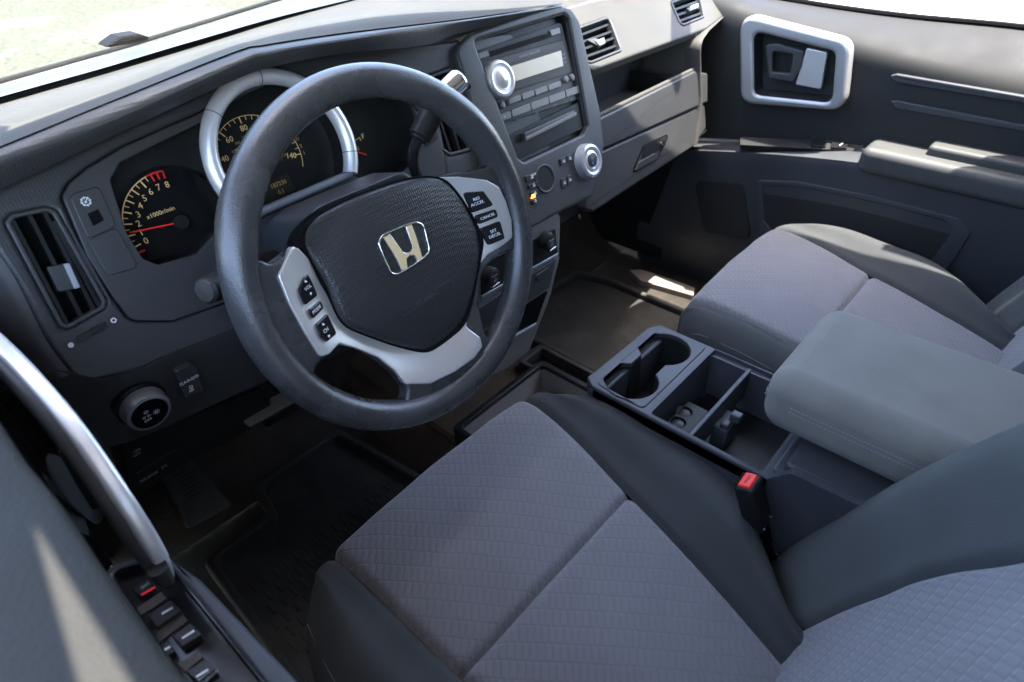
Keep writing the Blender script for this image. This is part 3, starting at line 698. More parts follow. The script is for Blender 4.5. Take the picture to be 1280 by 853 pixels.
# lower stack with the two power outlets
Lq = tiltframe(.098, -.13, 6)
def lw(L): return [(570+x/2.752, 170+y/2.752) for x, y in L]
lo_out = Lq.pxs([(560, 360)]+lw([(250, 290), (345, 246), (362, 280), (358, 425), (325, 560), (255, 740), (180, 800), (60, 860)])+[(560, 470), (545, 400)])
lp_ = obj('lower_stack', plate(Lq, rnd(lo_out, .008), (), -.05, 0, .005), mat('lower_stack_grey', (.17, .17, .175), .36, metal=.3, bump=('noise', 900, .1, .0005)), dash)
obj('outlet_panel', slab(Lq, Lq.pxs(lw([(88, 436), (340, 318), (347, 404), (84, 552)])), -.002, .0022, .004, .0015), M_dk, lp_)
for c_, nm in (((318, 362), 0), ((122, 484), 0)):
    c_ = Lq.px(*lw([c_])[0], .01)
    o_ = obj('power_outlet', lathe(Lq, c_, [(.0150, .001), (.0150, .012), (.0125, .0140), (.0115, .0140)], 28), M_dk, lp_)
    obj('outlet_cap', lathe(Lq, c_, [(.0112, .01), (.0110, .0165), (.0095, .0175)], 28), M_btn, o_)
    obj('cap_lip', slab(Lq, [(c_[0]-.008, c_[1]-.0145), (c_[0]+.008, c_[1]-.0135), (c_[0]+.008, c_[1]-.0105), (c_[0]-.008, c_[1]-.0115)], .012, .019, .001, .0008), M_chr, o_)
    obj('cap_print', join(*[text(Lq, t_, (c_[0], c_[1]+.0035-.0042*k), .0036, .0177) for k, t_ in enumerate(('POWER', '12V', '120W'))]), M_greyp, o_, smooth=0)
obj('outlet_strip', slab(Lq, Lq.pxs(lw([(84, 548), (346, 402), (346, 412), (84, 560)])), 0, .004, .001, .001), M_sild, lp_)
drw = obj('drawer', slab(Lq, Lq.pxs(lw([(75, 590), (342, 420), (318, 522), (70, 680)])), -.001, .003, .003, .0015), M_pl, lp_)
obj('drawer_pull', slab(Lq, Lq.pxs(lw([(268, 478), (312, 448), (318, 468), (270, 500)])), .002, .0052, .003, .0012), M_pl, drw)
obj('lower_gap', slab(Lq, Lq.pxs(lw([(70, 690), (316, 530), (276, 640), (60, 750)])), -.001, .0012, .003, .0005), M_blk, lp_)
obj('kick_edge', slab(Lq, Lq.pxs(lw([(60, 765), (274, 642), (272, 652), (60, 778)])), 0, .003, .001, .001), M_sild, lp_)

# ============================================================ PASSENGER SIDE OF THE DASHBOARD
PB = tiltframe(.185, .03, 52)               # sloping pad
pe = PB.pxs([(708, 10), (774, -8), (870, -27), (908, -30), (905, 20), (883, 36), (738, 89), (726, 70)])
def c7(L): return [(700+x/3.709, y/3.709) for x, y in L]
vP = c7([(80, 130), (228, 76), (288, 236), (122, 304)])
vR = c7([(512, 12), (645, -38), (670, 80), (562, 124)])
pp = plate(PB, rnd(pe, .012), [rnd(PB.pxs(vP), .012), rnd(PB.pxs(vR), .010)], -.02, 0, .004)
M_padp = mat('passenger_pad_vinyl', (.058, .057, .056), .60, spec=.15, bump=('noise', 800, .2, .0006), mott=.10)
obj('passenger_pad', pp, M_padp, dash)
vent(PB, vP, [(c7([a])[0], c7([b])[0]) for a, b in [((92, 160), (228, 108)), ((104, 190), (245, 140)), ((112, 222), (256, 170)), ((122, 258), (266, 206))]],
     c7([(120, 186), (160, 178), (205, 196), (180, 218)]), c7([(158, 196), (200, 180), (206, 208), (180, 220)]), depth=.03, r=.012, rim=M_pl, tabmat=M_rbtn, slatw=.0045)
vent(PB, vR, [(c7([a])[0], c7([b])[0]) for a, b in [((530, 42), (645, 2)), ((540, 68), (655, 30)), ((552, 95), (660, 56))]],
     c7([(585, 40), (635, 22), (640, 40), (600, 56)]), c7([(600, 36), (635, 22), (638, 38), (605, 52)]), depth=.03, r=.010, rim=M_pl, tabmat=M_silp, slatw=.005)
# top of the passenger dash behind the pad
pt0 = [PB.P(*PB.px(a, b), -.001) for a, b in [(700, 12), (708, 10), (774, -8), (905, -30)]]
print('pt0', pt0, c0[-1], c0b[-1], c1a[-1], c1[-1])
d0 = [V((.30, .54, .10)), V((.45, .54, .10)), V((.75, .50, .10)), V((1.12, .42, .08))]
d1 = [V((.30, pt0[0].y+.05, pt0[0].z-.01)), V((.45, pt0[0].y+.02, pt0[0].z-.004)), pt0[1], pt0[2], pt0[3], V((1.16, pt0[3].y, pt0[3].z))]
dm = [V((x_, .36, .135-.02*(x_-.45))) for x_ in (.30, .45, .6, .8, 1.0, 1.14)]
obj('passenger_top', loft([d0, dm, d1], 40, 6, lo=.32, hi=1.14), M_top, dash, uv=XY)
# tray shelf
PT = tiltframe(.175, -.05, 12)
t0_ = [PB.P(*PB.px(*q), -.006) for q in ((738, 89), (883, 36))]
lipL, lipR = PT.P(*PT.px(744, 150)), PT.P(*PT.px(868, 89))
xl, xr_ = lipL.x-.05, lipR.x+.01
zt = t0_[0].z; zl = (lipL.z+lipR.z)/2
print('tray', lipL, lipR, t0_)
def wall(a, b, c_, d_, t=.004): return thicken(([a, b, c_, d_], [(0, 1, 2, 3)]), t)
ty = .33; zb = zl-.045
tr_ = [wall(V((xl, ty, zt+.01)), V((xr_, ty, zt+.01)), V((xr_, ty, zb)), V((xl, ty, zb))), wall(V((xl, ty, zb)), V((xr_, ty, zb)), V((xr_, .18, zb)), V((xl, .18, zb))),
       wall(V((xr_, .19, zt)), V((xr_, ty, zt)), V((xr_, ty, zb)), V((xr_, .19, zb)))]
tray = obj('tray_shelf', join(*tr_), mat('tray_inside', (.085, .080, .076), .45, mott=.1), dash, smooth=0)
obj('tray_lip_highlight', tube([lipL+V((-.01, .006, .001)), lipR+V((.008, .006, .001))], .0045, 10), M_padp, tray)  # paler tube added along the lip to stand for its highlight
xd = onY(*c7([(335, 345)])[0], .30).x
obj('tray_step', rbox(((xl+xd)/2+.02, .315, zl-.012), (xd-xl+.04, .03, .06), .003), M_pl, tray)
obj('tray_divider', rbox((xd, .255, zl-.024), (.006, .15, .044), .002), M_dk, tray)
obj('tray_divider', rbox((xr_-.07, .255, zl-.024), (.006, .15, .044), .002), M_dk, tray)
obj('tray_pocket_rim', rbox(((xd+xr_)/2, .322, zl+.0), (xr_-xd, .012, .006), .002), M_padp, tray)
# front below the tray: upper strip, then glovebox door
fl = plate(PT, rnd(PT.pxs([(743, 151), (868, 89), (884, 92), (884, 128), (748, 189)]), .004), (), -.012, .002, .004)
obj('tray_front', fl, M_pl, dash)
gb = PT.pxs([(749, 191), (882, 130), (884, 160), (868, 184), (800, 228), (742, 266), (733, 262), (744, 200)])
gl = plate(PT, rnd(gb, .006), (), -.02, -.001, .006)
glo = obj('glovebox_door', gl, M_pl, dash)
obj('latch_recess', recess(PT, rnd(PT.pxs(c7([(388, 678), (494, 626), (496, 640), (450, 736), (340, 800), (345, 778)])), .004), -.012, .0012, .001), M_blk, glo)
obj('latch_handle', slab(PT, PT.pxs(c7([(338, 798), (362, 752), (434, 712), (450, 722), (446, 738)])), -.004, .0035, .004, .0015), M_rad, glo)
obj('latch_plate', slab(PT, PT.pxs(c7([(388, 680), (492, 628), (494, 640), (470, 690), (380, 735)])), -.004, .001, .003, .0015), M_dk, glo)
obj('lock', lathe(PT, PT.px(*c7([(468, 668)])[0]), [(.0045, 0), (.0045, .004), (.003, .0045)], 20), M_chr, glo)
# rounded outer end by the passenger door
pr = [PB.P(*PB.px(*q), -.002) for q in ((905, -20), (903, 20), (884, 37))]
def col_(dx, dy): return [pr[1]+V((dx, dy, .0)), V((xr_+dx, .178+dy, zt-.01)), V((xr_+dx, .172+dy, zl)), V((xr_+dx, .158+dy, zl-.07)), V((xr_+dx-.02, .145+dy, zl-.15))]
obj('end_cap', loft([col_(-.004, .03), col_(0, -.002), col_(.012, .0), col_(.03, .02), col_(.045, .08), col_(.05, .20)], 24, 5, key=2), M_padp, dash, uv=(V((0, 1, 0)), V((0, 0, 1))))
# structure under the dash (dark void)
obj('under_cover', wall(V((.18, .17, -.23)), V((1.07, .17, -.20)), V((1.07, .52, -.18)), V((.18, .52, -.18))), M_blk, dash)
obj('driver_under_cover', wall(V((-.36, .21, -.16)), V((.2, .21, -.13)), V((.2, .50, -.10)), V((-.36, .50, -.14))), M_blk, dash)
# ============================================================ STEERING WHEEL
tw_ = radians(19.234); ph = radians(0)
_e1 = V((1, 0, 0)); _e2 = V((0, sin(tw_), cos(tw_))); WN = _e1.cross(_e2)
Wr = cos(ph)*_e1 - sin(ph)*_e2
W = Fr((0, 0, 0), Wr, WN)
wheel = thing('steering_wheel', 'dark grey four-spoke steering wheel with silver trim and H emblem', 'steering wheel', (0, 0, -.05))
NR = 128; NT = 28; vs, fs = [], []
RW = .1785
for i in range(NR):
    a = 2*pi*i/NR
    # grip swells at the upper thumb rests
    g = .0172+.0016*(math.exp(-((math.degrees(a)-32+180) % 360-180)**2/150)+math.exp(-((math.degrees(a)-148+180) % 360-180)**2/150))
    for k in range(NT):
        b = 2*pi*k/NT; vs.append(W.P((RW+g*cos(b))*cos(a), (RW+g*cos(b))*sin(a), g*1.05*sin(b)))
for i in range(NR):
    for k in range(NT): fs.append((i*NT+k, ((i+1) % NR)*NT+k, ((i+1) % NR)*NT+(k+1) % NT, i*NT+(k+1) % NT))
obj('rim', (vs, fs), M_rim, wheel, smooth=80)
def sst(a, b, x): t = max(0, min(1, (x-a)/(b-a))); return t*t*(3-2*t)
def hW(u, v):
    r = sqrt(u*u+v*v*.9); return -.016+.022*sst(.085, .150, r)
def mir(L): return L+[(-u, v) for u, v in L[::-1] if abs(u) > 1e-6]
mm = lambda L: [(a/1000, b/1000) for a, b in L]
HX = .005
body = mm(mir([(0, 66), (60, 62), (92, 58), (125, 52), (146, 49), (156, 60), (172, 50), (174, 20), (174, -40), (166, -74), (157, -72), (149, -60), (138, -56), (118, -56), (100, -64), (88, -78), (74, -100), (66, -124), (64, -138), (72, -150), (84, -152), (70, -166), (40, -174), (0, -176)]))
body = [(u+HX, v) for u, v in body]
def refine(p, d=.006):
    out = []
    for a, b in zip(p, p[1:]+p[:1]):
        n = max(1, int((V(b)-V(a)).length/d)); out += [tuple(V(a).lerp(V(b), k/n)) for k in range(n)]
    return out
def gridplate(fr, outer, h0, h1, bev, hf, step=.005, seg=4):
    """plate with a gridded top so hf can bend it"""
    from mathutils.geometry import delaunay_2d_cdt
    if area(outer) < 0: outer = outer[::-1]
    vs, fs = [], []; n = len(outer)
    rings = [(outer, h0)]+[(inset(outer, bev*(1-cos(pi/2*k/seg))), h1-bev+bev*sin(pi/2*k/seg)) for k in range(seg+1)]
    for L, h in rings:
        for u, v in L: vs.append(fr.P(u, v, h+hf(u, v)))
    for a in range(len(rings)-1):
        for i in range(n): fs.append((a*n+i, a*n+(i+1) % n, (a+1)*n+(i+1) % n, (a+1)*n+i))
    L = rings[-1][0]; pts = [V(p) for p in L]
    def ins(x, y):
        c = False
        for (x1, y1), (x2, y2) in zip(L, L[1:]+L[:1]):
            if (y1 > y) != (y2 > y) and x < (x2-x1)*(y-y1)/(y2-y1)+x1: c = not c
        return c
    us = [p[0] for p in L]; ws = [p[1] for p in L]; u = min(us)+step/2
    while u < max(us):
        v = min(ws)+step/2
        while v < max(ws):
            if ins(u, v) and min((u-a)**2+(v-b)**2 for a, b in L) > (step*.45)**2: pts.append(V((u, v)))
            v += step
        u += step
    ov, oe, of = delaunay_2d_cdt(pts, [], [list(range(n))], 1, 1e-7)[:3]
    k = len(vs)
    for q in ov: vs.append(fr.P(q.x, q.y, h1+hf(q.x, q.y)))
    fs += [tuple(i+k for i in f) for f in of]
    return vs, fs
obj('spokes', gridplate(W, refine(rnd(body, .010)), -.016, .001, .005, hW), M_rim, wheel, smooth=50)
def w3(L, h): return W.pxs([(340+x/3.2813, 210+y/3.2813) for x, y in L], h)
def w5(L, h): return W.pxs([(260+x/1.7767, 70+y/1.7767) for x, y in L], h)
padr = smoothpoly(w3([(80, 318), (92, 278), (160, 217), (260, 157), (400, 96), (540, 52), (640, 38), (700, 50), (738, 84), (778, 140), (818, 215), (846, 290), (845, 350), (830, 450), (805, 560), (772, 640), (720, 692), (660, 736), (625, 750),
    (585, 748), (500, 725), (400, 690), (320, 657), (285, 628), (258, 578), (225, 490), (180, 412), (130, 342), (98, 322)], -.008), 3)
# U-shaped silver trim: outer outline, then inner edge hidden under the pad
trm = w5([(185, 421), (147, 488), (170, 545), (205, 610), (240, 667), (262, 662), (292, 640), (335, 652), (385, 672), (415, 700), (432, 728), (485, 727), (540, 700), (582, 670), (600, 645), (597, 625), (576, 603), (584, 550), (600, 480),
    (622, 442), (666, 404), (664, 365), (652, 325), (636, 292), (610, 277), (560, 268), (500, 268), (538, 300), (568, 360), (588, 430), (580, 510), (550, 590), (520, 630), (480, 642), (430, 626), (335, 598), (300, 570), (262, 505), (232, 450), (205, 428)], .001)
obj('silver_trim', gridplate(W, refine(rnd(trm, .006), .005), -.004, .0042, .002, hW), M_sild if False else M_silp, wheel, smooth=50)
obj('pad_gap', gridplate(W, refine(inset(padr, -.0018)), -.012, .0047, .0012, hW), M_blk, wheel)
def hP(u, v):
    u -= HX; d = min(1, sqrt((u/.115)**2+((v+.018)/.10)**2)); return -.012+.009*(1-d**3)
pad = obj('horn_pad', gridplate(W, refine(inset(padr, .0006)), -.012, .0062, .006, lambda u, v: hP(u, v)+.002, .006, 5), M_pad, wheel, smooth=60, uv=(W.e1, W.e2))
# emblem
HE = lambda u, v: hP(u, v)+.0077
eh = HE(0, .01)
ring_o = smoothpoly(w3([(434, 303), (452, 274), (510, 246), (568, 224), (600, 222), (622, 242), (634, 290), (643, 332), (637, 354), (612, 378), (565, 410), (525, 434), (502, 440), (480, 428), (455, 372), (437, 325)], eh), 4)
emb = obj('emblem', plate(W, ring_o, [inset(ring_o, .0021)], 0, .0030, .0010, HE), M_chr, pad)
hl = w3([(453, 285), (480, 271), (503, 304), (533, 345), (547, 351), (567, 342), (574, 325), (560, 282), (546, 240), (571, 229), (591, 290), (613, 369), (597, 388), (588, 373), (579, 358), (561, 358), (548, 373), (550, 395), (552, 413), (528, 421), (506, 374), (480, 328)], eh)
obj('letter_edge', plate(W, refine(rnd(inset(hl, -.0004), .001, 3), .003), (), 0, .0020, .0006, HE), M_chr, emb)
obj('letter_face', plate(W, refine(rnd(inset(hl, .0006), .0006, 3), .003), (), 0, .0024, .0003, HE), M_gold, emb)
bb = w3([(520, 597), (548, 606), (733, 488), (736, 463), (712, 470), (545, 578)], HE(0, -.03))
obj('airbag_bar', plate(W, refine(rnd(bb, .001), .004), [refine(inset(rnd(bb, .001), .0006), .004)], 0, .0016, .0004, HE), M_pad, pad)
M_pp = mat('pad_print', (.085, .087, .09), .35)
bc = w3([(636, 535)], HE(0, -.03))[0]; b0, b1 = V(bb[1]), V(bb[2]); br__ = math.atan2(b1.y-b0.y, b1.x-b0.x)
obj('airbag_print', text(W, 'SRS AIRBAG', bc, .0062, .0006, rot=br__, hf=HE), M_pp, pad, smooth=0)
obj('airbag_symbol', text(W, 'v', w3([(617, 492)], HE(0, -.03))[0], .006, HE(0, -.025)+.0006, rot=br__), M_pp, pad, smooth=0)
# thumb buttons
def wb(L, tx, side):
    b_ = obj('thumb_button', plate(W, refine(rnd(mm(L), .003), .004), (), .001, .0075, .0012, hW), M_gloss, wheel)
    cx_ = sum(p[0] for p in L)/len(L)/1000; cy_ = sum(p[1] for p in L)/len(L)/1000
    Z = [text(W, t_, (cx_+dx/1000, cy_+dy/1000), sz, .0078, rot=ro, hf=hW) for t_, dx, dy, sz, ro in tx]
    return b_, (cx_, cy_), Z
def tri(c_, s, d, ang=0):
    ca, sa = cos(ang), sin(ang); L = [(0, s*d), (-s, -s*d*.5), (s, -s*d*.5)]
    return plate(W, [(c_[0]+x*ca-y*sa, c_[1]+x*sa+y*ca) for x, y in L][::(1 if d > 0 else -1)], (), hW(*c_)+.0074, hW(*c_)+.0079, 0)
def mmm(L): return [(u*1000, v*1000) for u, v in w3(L, .001)]
L1 = mmm([(98, 500), (128, 452), (150, 434), (172, 470), (195, 525), (122, 563)]); L2 = mmm([(138, 582), (206, 543), (220, 576), (155, 620)]); L3 = mmm([(167, 642), (234, 598), (268, 680), (210, 712), (186, 692)])
R1 = mmm([(790, 101), (850, 97), (888, 155), (826, 185), (812, 150)]); R2 = mmm([(835, 196), (895, 170), (906, 202), (850, 232)]); R3 = mmm([(853, 250), (912, 218), (931, 290), (882, 318)])
la, ra = .06, .02
b_, c_, Z = wb(L1, [('VOL', 0, 0, .0052, la)], -1); Z += [tri((c_[0], c_[1]+.0065), .0018, 1), tri((c_[0], c_[1]-.0065), .0018, -1)]; obj('button_print', join(*Z), M_white, b_, smooth=0)
b_, c_, Z = wb(L2, [('MODE', 0, 0, .0048, la)], -1); obj('button_print', join(*Z), M_white, b_, smooth=0)
b_, c_, Z = wb(L3, [('CH', 0, 0, .0054, la)], -1); Z += [tri((c_[0], c_[1]+.0065), .0018, 1), tri((c_[0], c_[1]-.0065), .0018, -1)]; obj('button_print', join(*Z), M_white, b_, smooth=0)
b_, c_, Z = wb(R1, [('RES', 0, 3.0, .0050, ra), ('ACCEL', 0, -2.6, .0050, ra)], 1); obj('button_print', join(*Z), M_white, b_, smooth=0)
b_, c_, Z = wb(R2, [('CANCEL', 0, 0, .0046, ra)], 1); obj('button_print', join(*Z), M_white, b_, smooth=0)
b_, c_, Z = wb(R3, [('SET', 0, 3.0, .0050, ra), ('DECEL', 0, -2.6, .0050, ra)], 1); obj('button_print', join(*Z), M_white, b_, smooth=0)
# ============================================================ COLUMN, STALKS
A_ = lambda u, v, h: V((0, 0, 0))+_e1*u+_e2*v+WN*h
colm = thing('steering_column', 'rounded blue-grey steering column shroud behind the wheel', 'steering column', A_(0, -.05, -.1))
def secp(h, wu, vt, vb): return [A_(*p, h) for p in rnd([(-wu, vb), (wu, vb), (wu*.95, vt), (-wu*.95, vt)], .022, 6)]
secs = [secp(-.034, .070, .074, -.075), secp(-.038, .075, .077, -.08), secp(-.10, .082, .079, -.085), secp(-.150, .084, .066, -.085)]
vs = [p for s_ in secs for p in s_]; n_ = len(secs[0]); fs = [tuple(range(n_))]
for k in range(3):
    for i in range(n_): fs.append((k*n_+i, k*n_+(i+1) % n_, (k+1)*n_+(i+1) % n_, (k+1)*n_+i))
obj('shroud', (vs, fs), M_col, colm, smooth=50)
obj('hub_back', lathe(Fr((0, 0, 0), _e1, WN), (0, -.01), [(.052, -.034), (.060, -.012)], 32), M_dk, colm)
# turn signal stalk
ts = thing('turn_signal_stalk', 'black turn signal stalk with ribbed knob left of the steering wheel', 'stalk', A_(-.09, .0, -.07))
p0 = onY(258, 363, .05); p1 = onY(335, 333, .085)
ax = (p1-p0).normalized()
TF = Fr(p0, V((0, 0, 1)), -ax)
obj('knob', lathe(TF, (0, 0), [(.0115, -.034), (.0128, -.030), (.0135, -.004), (.0130, .000), (.0105, .0018)], 28), M_dk, ts)
obj('end_cap', lathe(TF, (0, 0), [(.0112, .0005), (.0106, .0030), (.0001, .0040)], 28), mat('stalk_cap', (.04, .041, .043), .4), ts)
obj('ribs', join(*[lathe(TF, (0, 0), [(.0139, -.012-.004*k), (.0139, -.0135-.004*k)], 28) for k in range(4)]), M_btn, ts)
obj('arm', tube([p0+ax*.03, p0+ax*.05, p1, p1+ax*.06], [.0105, .009, .0085, .009], 16), M_dk, ts)
obj('collar', tube([p1-ax*.012, p1+ax*.012], [.014, .0145], 18), M_blk, ts)
TF2 = Fr(p0, V((1, 0, 0)), (CC-p0).normalized())
obj('lamp_mark', tri_ if False else text(Fr(p0+ax*.018, ax, ((CC-p0)-ax*(CC-p0).dot(ax)).normalized()), '>O', (0, 0), .0075, .0123), M_white, ts, smooth=0)
# gear lever
gs = thing('gear_lever', 'column gear lever with black grip and silver tip', 'gear lever', A_(.09, .05, -.08))
ga = [onY(538, 250, .10), onY(519, 215, .09), onY(517, 190, .08), onY(524, 172, .07)]
obj('arm', tube(crom(ga, 8), .0065, 14), M_gloss, gs, smooth=60)
g0, g1, g2, g3 = onY(524, 172, .07), onY(540, 142, .07), onY(556, 118, .068), onY(577, 98, .066)
obj('grip', tube(crom([g0-(g1-g0)*.1, g0, g0.lerp(g1, .4), g1, g2], 6), [.009]*3+[.0105]*4+[.0135]*6+[.0140]*6+[.0138]*6, 20), M_dk, gs, smooth=50)
obj('tip', tube([g2, g2.lerp(g3, .1), g2.lerp(g3, .8), g2.lerp(g3, .93), g3], [.0138, .0142, .0142, .0125, .008], 24), M_chr, gs, smooth=50)
obj('tip_button', tube([g2.lerp(g3, .5)+V((.010, -.004, -.006)), g2.lerp(g3, .8)+V((.012, -.004, -.006))], .005, 12), M_btn, gs)
# ============================================================ SEATS
from mathutils import noise as NZ
def cr1(p0, p1, p2, p3, t): return .5*((2*p1)+(p2-p0)*t+(2*p0-5*p1+4*p2-p3)*t*t+(3*p1-p0-3*p2+p3)*t**3)
def surf(net, s, t):
    nr, ncl = len(net), len(net[0]); i = min(int(t), nr-2); ft = t-i; j = min(int(s), ncl-2); fs_ = s-j
    g = lambda a, n: min(max(a, 0), n-1)
    r_ = [cr1(*[net[g(i+k, nr)][g(j+q, ncl)] for q in (-1, 0, 1, 2)], fs_) for k in (-1, 0, 1, 2)]
    return cr1(*r_, ft)
def patch(net, s0, s1, t0, t1, nu, nv, gro=(1, 1, 1, 1), g=.009, wd=.0055, puff=0):
    """piece of upholstery, its edges (s0,s1,t0,t1) drawn down into the seams"""
    sp_ = lambda i, n: (lambda x: x*.45+.55*(1-cos(pi*x))/2)(i/n)
    P = [[surf(net, s0+(s1-s0)*sp_(i, nu), t0+(t1-t0)*sp_(j, nv)) for i in range(nu+1)] for j in range(nv+1)]
    Q = []
    for j in range(nv+1):
        for i in range(nu+1):
            a = P[j][min(i+1, nu)]-P[j][max(i-1, 0)]; b = P[min(j+1, nv)][i]-P[max(j-1, 0)][i]; n_ = a.cross(b)
            n_ = n_.normalized() if n_.length > 1e-12 else V((0, 0, 1))
            d = 0
            for w_, q in zip(gro, (P[j][0], P[j][nu], P[0][i], P[nv][i])):
                if w_: d += w_*g*math.exp(-((P[j][i]-q).length/wd)**1.5)
            if puff:
                u_, v_ = sp_(i, nu), sp_(j, nv); d -= puff*(16*u_*(1-u_)*v_*(1-v_))**.5
            q_ = P[j][i]; wr_ = NZ.noise(q_*9)*.0026+NZ.noise(q_*24)*.0010
            Q.append(q_+n_*(d*PS+wr_))
    fs = [(j*(nu+1)+i, j*(nu+1)+i+1, (j+1)*(nu+1)+i+1, (j+1)*(nu+1)+i) for j in range(nv) for i in range(nu)]
    return Q, fs
# cushion control net: rows front to back, columns left side to right side
zrow = [-.47, -.39, -.326, -.322, -.337, -.347, -.362, -.39]
xs = [[-.255, -.255, -.248, -.220, -.185, -.005, .168, .195, .225, .232, .232],
      [-.270, -.275, -.255, -.222, -.187, -.005, .172, .200, .236, .245, .240],
      [-.274, -.284, -.262, -.224, -.188, -.006, .173, .203, .240, .250, .243],
      [-.272, -.290, -.280, -.238, -.186, -.010, .158, .212, .262, .272, .255],
      [-.275, -.295, -.287, -.243, -.182, -.024, .130, .200, .264, .274, .256],
      [-.270, -.285, -.276, -.235, -.172, -.036, .100, .172, .236, .246, .232],
      [-.262, -.270, -.262, -.220, -.160, -.046, .064, .092, .120, .130, .125],
      [-.255, -.258, -.250, -.210, -.150, -.046, .050, .075, .098, .108, .105]]
ys = [[-.120, -.110, -.070, -.035, -.020, -.012, -.020, -.040, -.070, -.085, -.085],
      [-.110, -.094, -.052, -.020, -.006, .000, -.006, -.026, -.058, -.078, -.085],
      [-.130, -.112, -.072, -.040, -.028, -.018, -.022, -.050, -.082, -.098, -.105],
      [-.150]*3+[-.135, -.125, -.120, -.120, -.130, -.140, -.150, -.150],
      [-.240]*11, [-.350]*6+[-.360]*2+[-.345, -.342, -.342], [-.480]*6+[-.485, -.482, -.470, -.468, -.468], [-.58]*11]
dz = [[0]*11, [-.02, -.012, 0, .004, 0, 0, 0, .004, 0, -.012, -.02], [-.14, -.058, -.022, .000, .001, .004, .001, .006, -.016, -.058, -.13],
      [-.14, -.050, -.010, .018, .001, .004, .001, .018, -.010, -.050, -.13], [-.13, -.040, .002, .028, .002, .001, .002, .028, .000, -.040, -.12],
      [-.12, -.034, .008, .034, .002, .003, .002, .032, .006, -.034, -.11], [-.11, -.03, .014, .034, .003, .002, .003, .022, .008, -.03, -.10], [-.08, -.03, .01, .02, .0, .0, .0, .01, .0, -.03, -.08]]
cush = [[V((xs[r][c], ys[r][c], zrow[r]+dz[r][c])) for c in range(11)] for r in range(8)]
PS = 1
XYs = (V((1, 0, 0)), V((0, 1, 0))); QC = (V((cos(radians(-51)), sin(radians(-51)), 0)), V((cos(radians(39)), sin(radians(39)), 0)))
# seatback net: rows upward, columns left to right
a_ = radians(21); sd_ = V((0, -sin(a_), cos(a_))); sn_ = V((0, cos(a_), sin(a_)))
SB0 = V((0, -.485, -.38))
bv = [-.06, .03, .12, .22, .33, .45, .58, .64]
bw = [.285, .298, .303, .290, .255, .220, .210, .20]      # half width
bs = [.120, .128, .130, .122, .092, .060, .050, .05]      # seam
back = []
for k, v in enumerate(bv):
    W_, s_ = bw[k], bs[k]; top_ = 1 if k < 6 else (.6 if k == 6 else 0)
    row = [(-W_+.01, -.10), (-W_-.004, -.02), (-W_+.012, .030*top_), (-(W_+s_)/2, .052*top_), (-s_, .010), (0, .004), (s_, .010), ((W_+s_)/2, .052*top_), (W_-.012, .030*top_), (W_+.004, -.02), (W_-.01, -.10)]
    cx_ = -.012
    back.append([SB0+V((cx_+x, 0, 0))+sd_*v+sn_*(h-(.03 if k == 7 else 0)) for x, h in row])
seat = thing('front_seat', 'grey cloth driver seat with ribbed centre panels in the foreground', 'seat', (0, -.28, -.62), 'front seats')
def seatparts(root):
    global PS
    PS = 1
    obj('cushion_front_panel', patch(cush, 4, 6, 1.0, 4, 60, 60, (1, 1, 0, 1), puff=.002), M_quilt, root, smooth=80, uv=QC)
    obj('cushion_rear_panel', patch(cush, 4, 6, 4, 7, 60, 60, (1, 1, 1, 0), puff=.003), M_quilt, root, smooth=80, uv=QC)
    obj('cushion_skirt', patch(cush, 4, 6, 0, 1.0, 30, 10, (1, 1, 0, 1)), M_fab, root, smooth=80, uv=XZ)
    for s0, s1, gr in ((0, 4, (0, 1, 0, 0)), (6, 10, (1, 0, 0, 0))):
        obj('cushion_bolster', patch(cush, s0, s1, 0, 7, 56, 90, gr, g=.009), M_fab, root, smooth=80, uv=XYs)
    ub = (V((1, 0, 0)), sd_); qb = (V((.75, 0, 0))+sd_*.66, V((-.66, 0, 0))+sd_*.75)
    obj('backrest_panel', patch(back, 4, 6, 0, 6, 50, 70, (1, 1, 0, 1), puff=.004), M_quilt, root, smooth=80, uv=qb)
    for s0, s1, gr in ((0, 4, (0, 1, 0, 0)), (6, 10, (1, 0, 0, 0))):
        obj('backrest_bolster', patch(back, s0, s1, 0, 7, 56, 80, gr, g=.010), M_fab2, root, smooth=80, uv=ub)
    obj('backrest_shell', rbox(tuple(SB0+V((-.012, 0, 0))+sd_*.28-sn_*.09), (.44, .03, .62), .01, 3, Matrix.Rotation(a_, 3, 'X')), M_dk, root)
    obj('seat_base', rbox((-.0, -.29, -.52), (.40, .42, .17), .02), M_blk, root)
    # seam stitching, a line of small threads beside the left bolster's outer seam
    vs, fs = [], []
    for k in range(150):
        t = 1.9+4.2*k/150
        for s_ in (2.15,):
            p, q = surf(cush, s_, t), surf(cush, s_, t+.016); n_ = V((-.5, 0, .85))*.0006
            a, b = tube([p+n_, q+n_], .0005, 5); kk = len(vs); vs += a; fs += [tuple(i+kk for i in f) for f in b]
    obj('stitching', (vs, fs), M_thr, root, smooth=0)
seatparts(seat)
# passenger seat: a copy of the whole seat
ps = seat.copy(); C.objects.link(ps); ps.location = seat.location+V((.765, -.062, 0)); WORLD[ps.name] = V(ps.location)
ps['label'] = 'grey cloth passenger seat beyond the console, its outer edge in sunlight'
for ch in list(seat.children):
    c_ = ch.copy(); C.objects.link(c_); c_.parent = ps

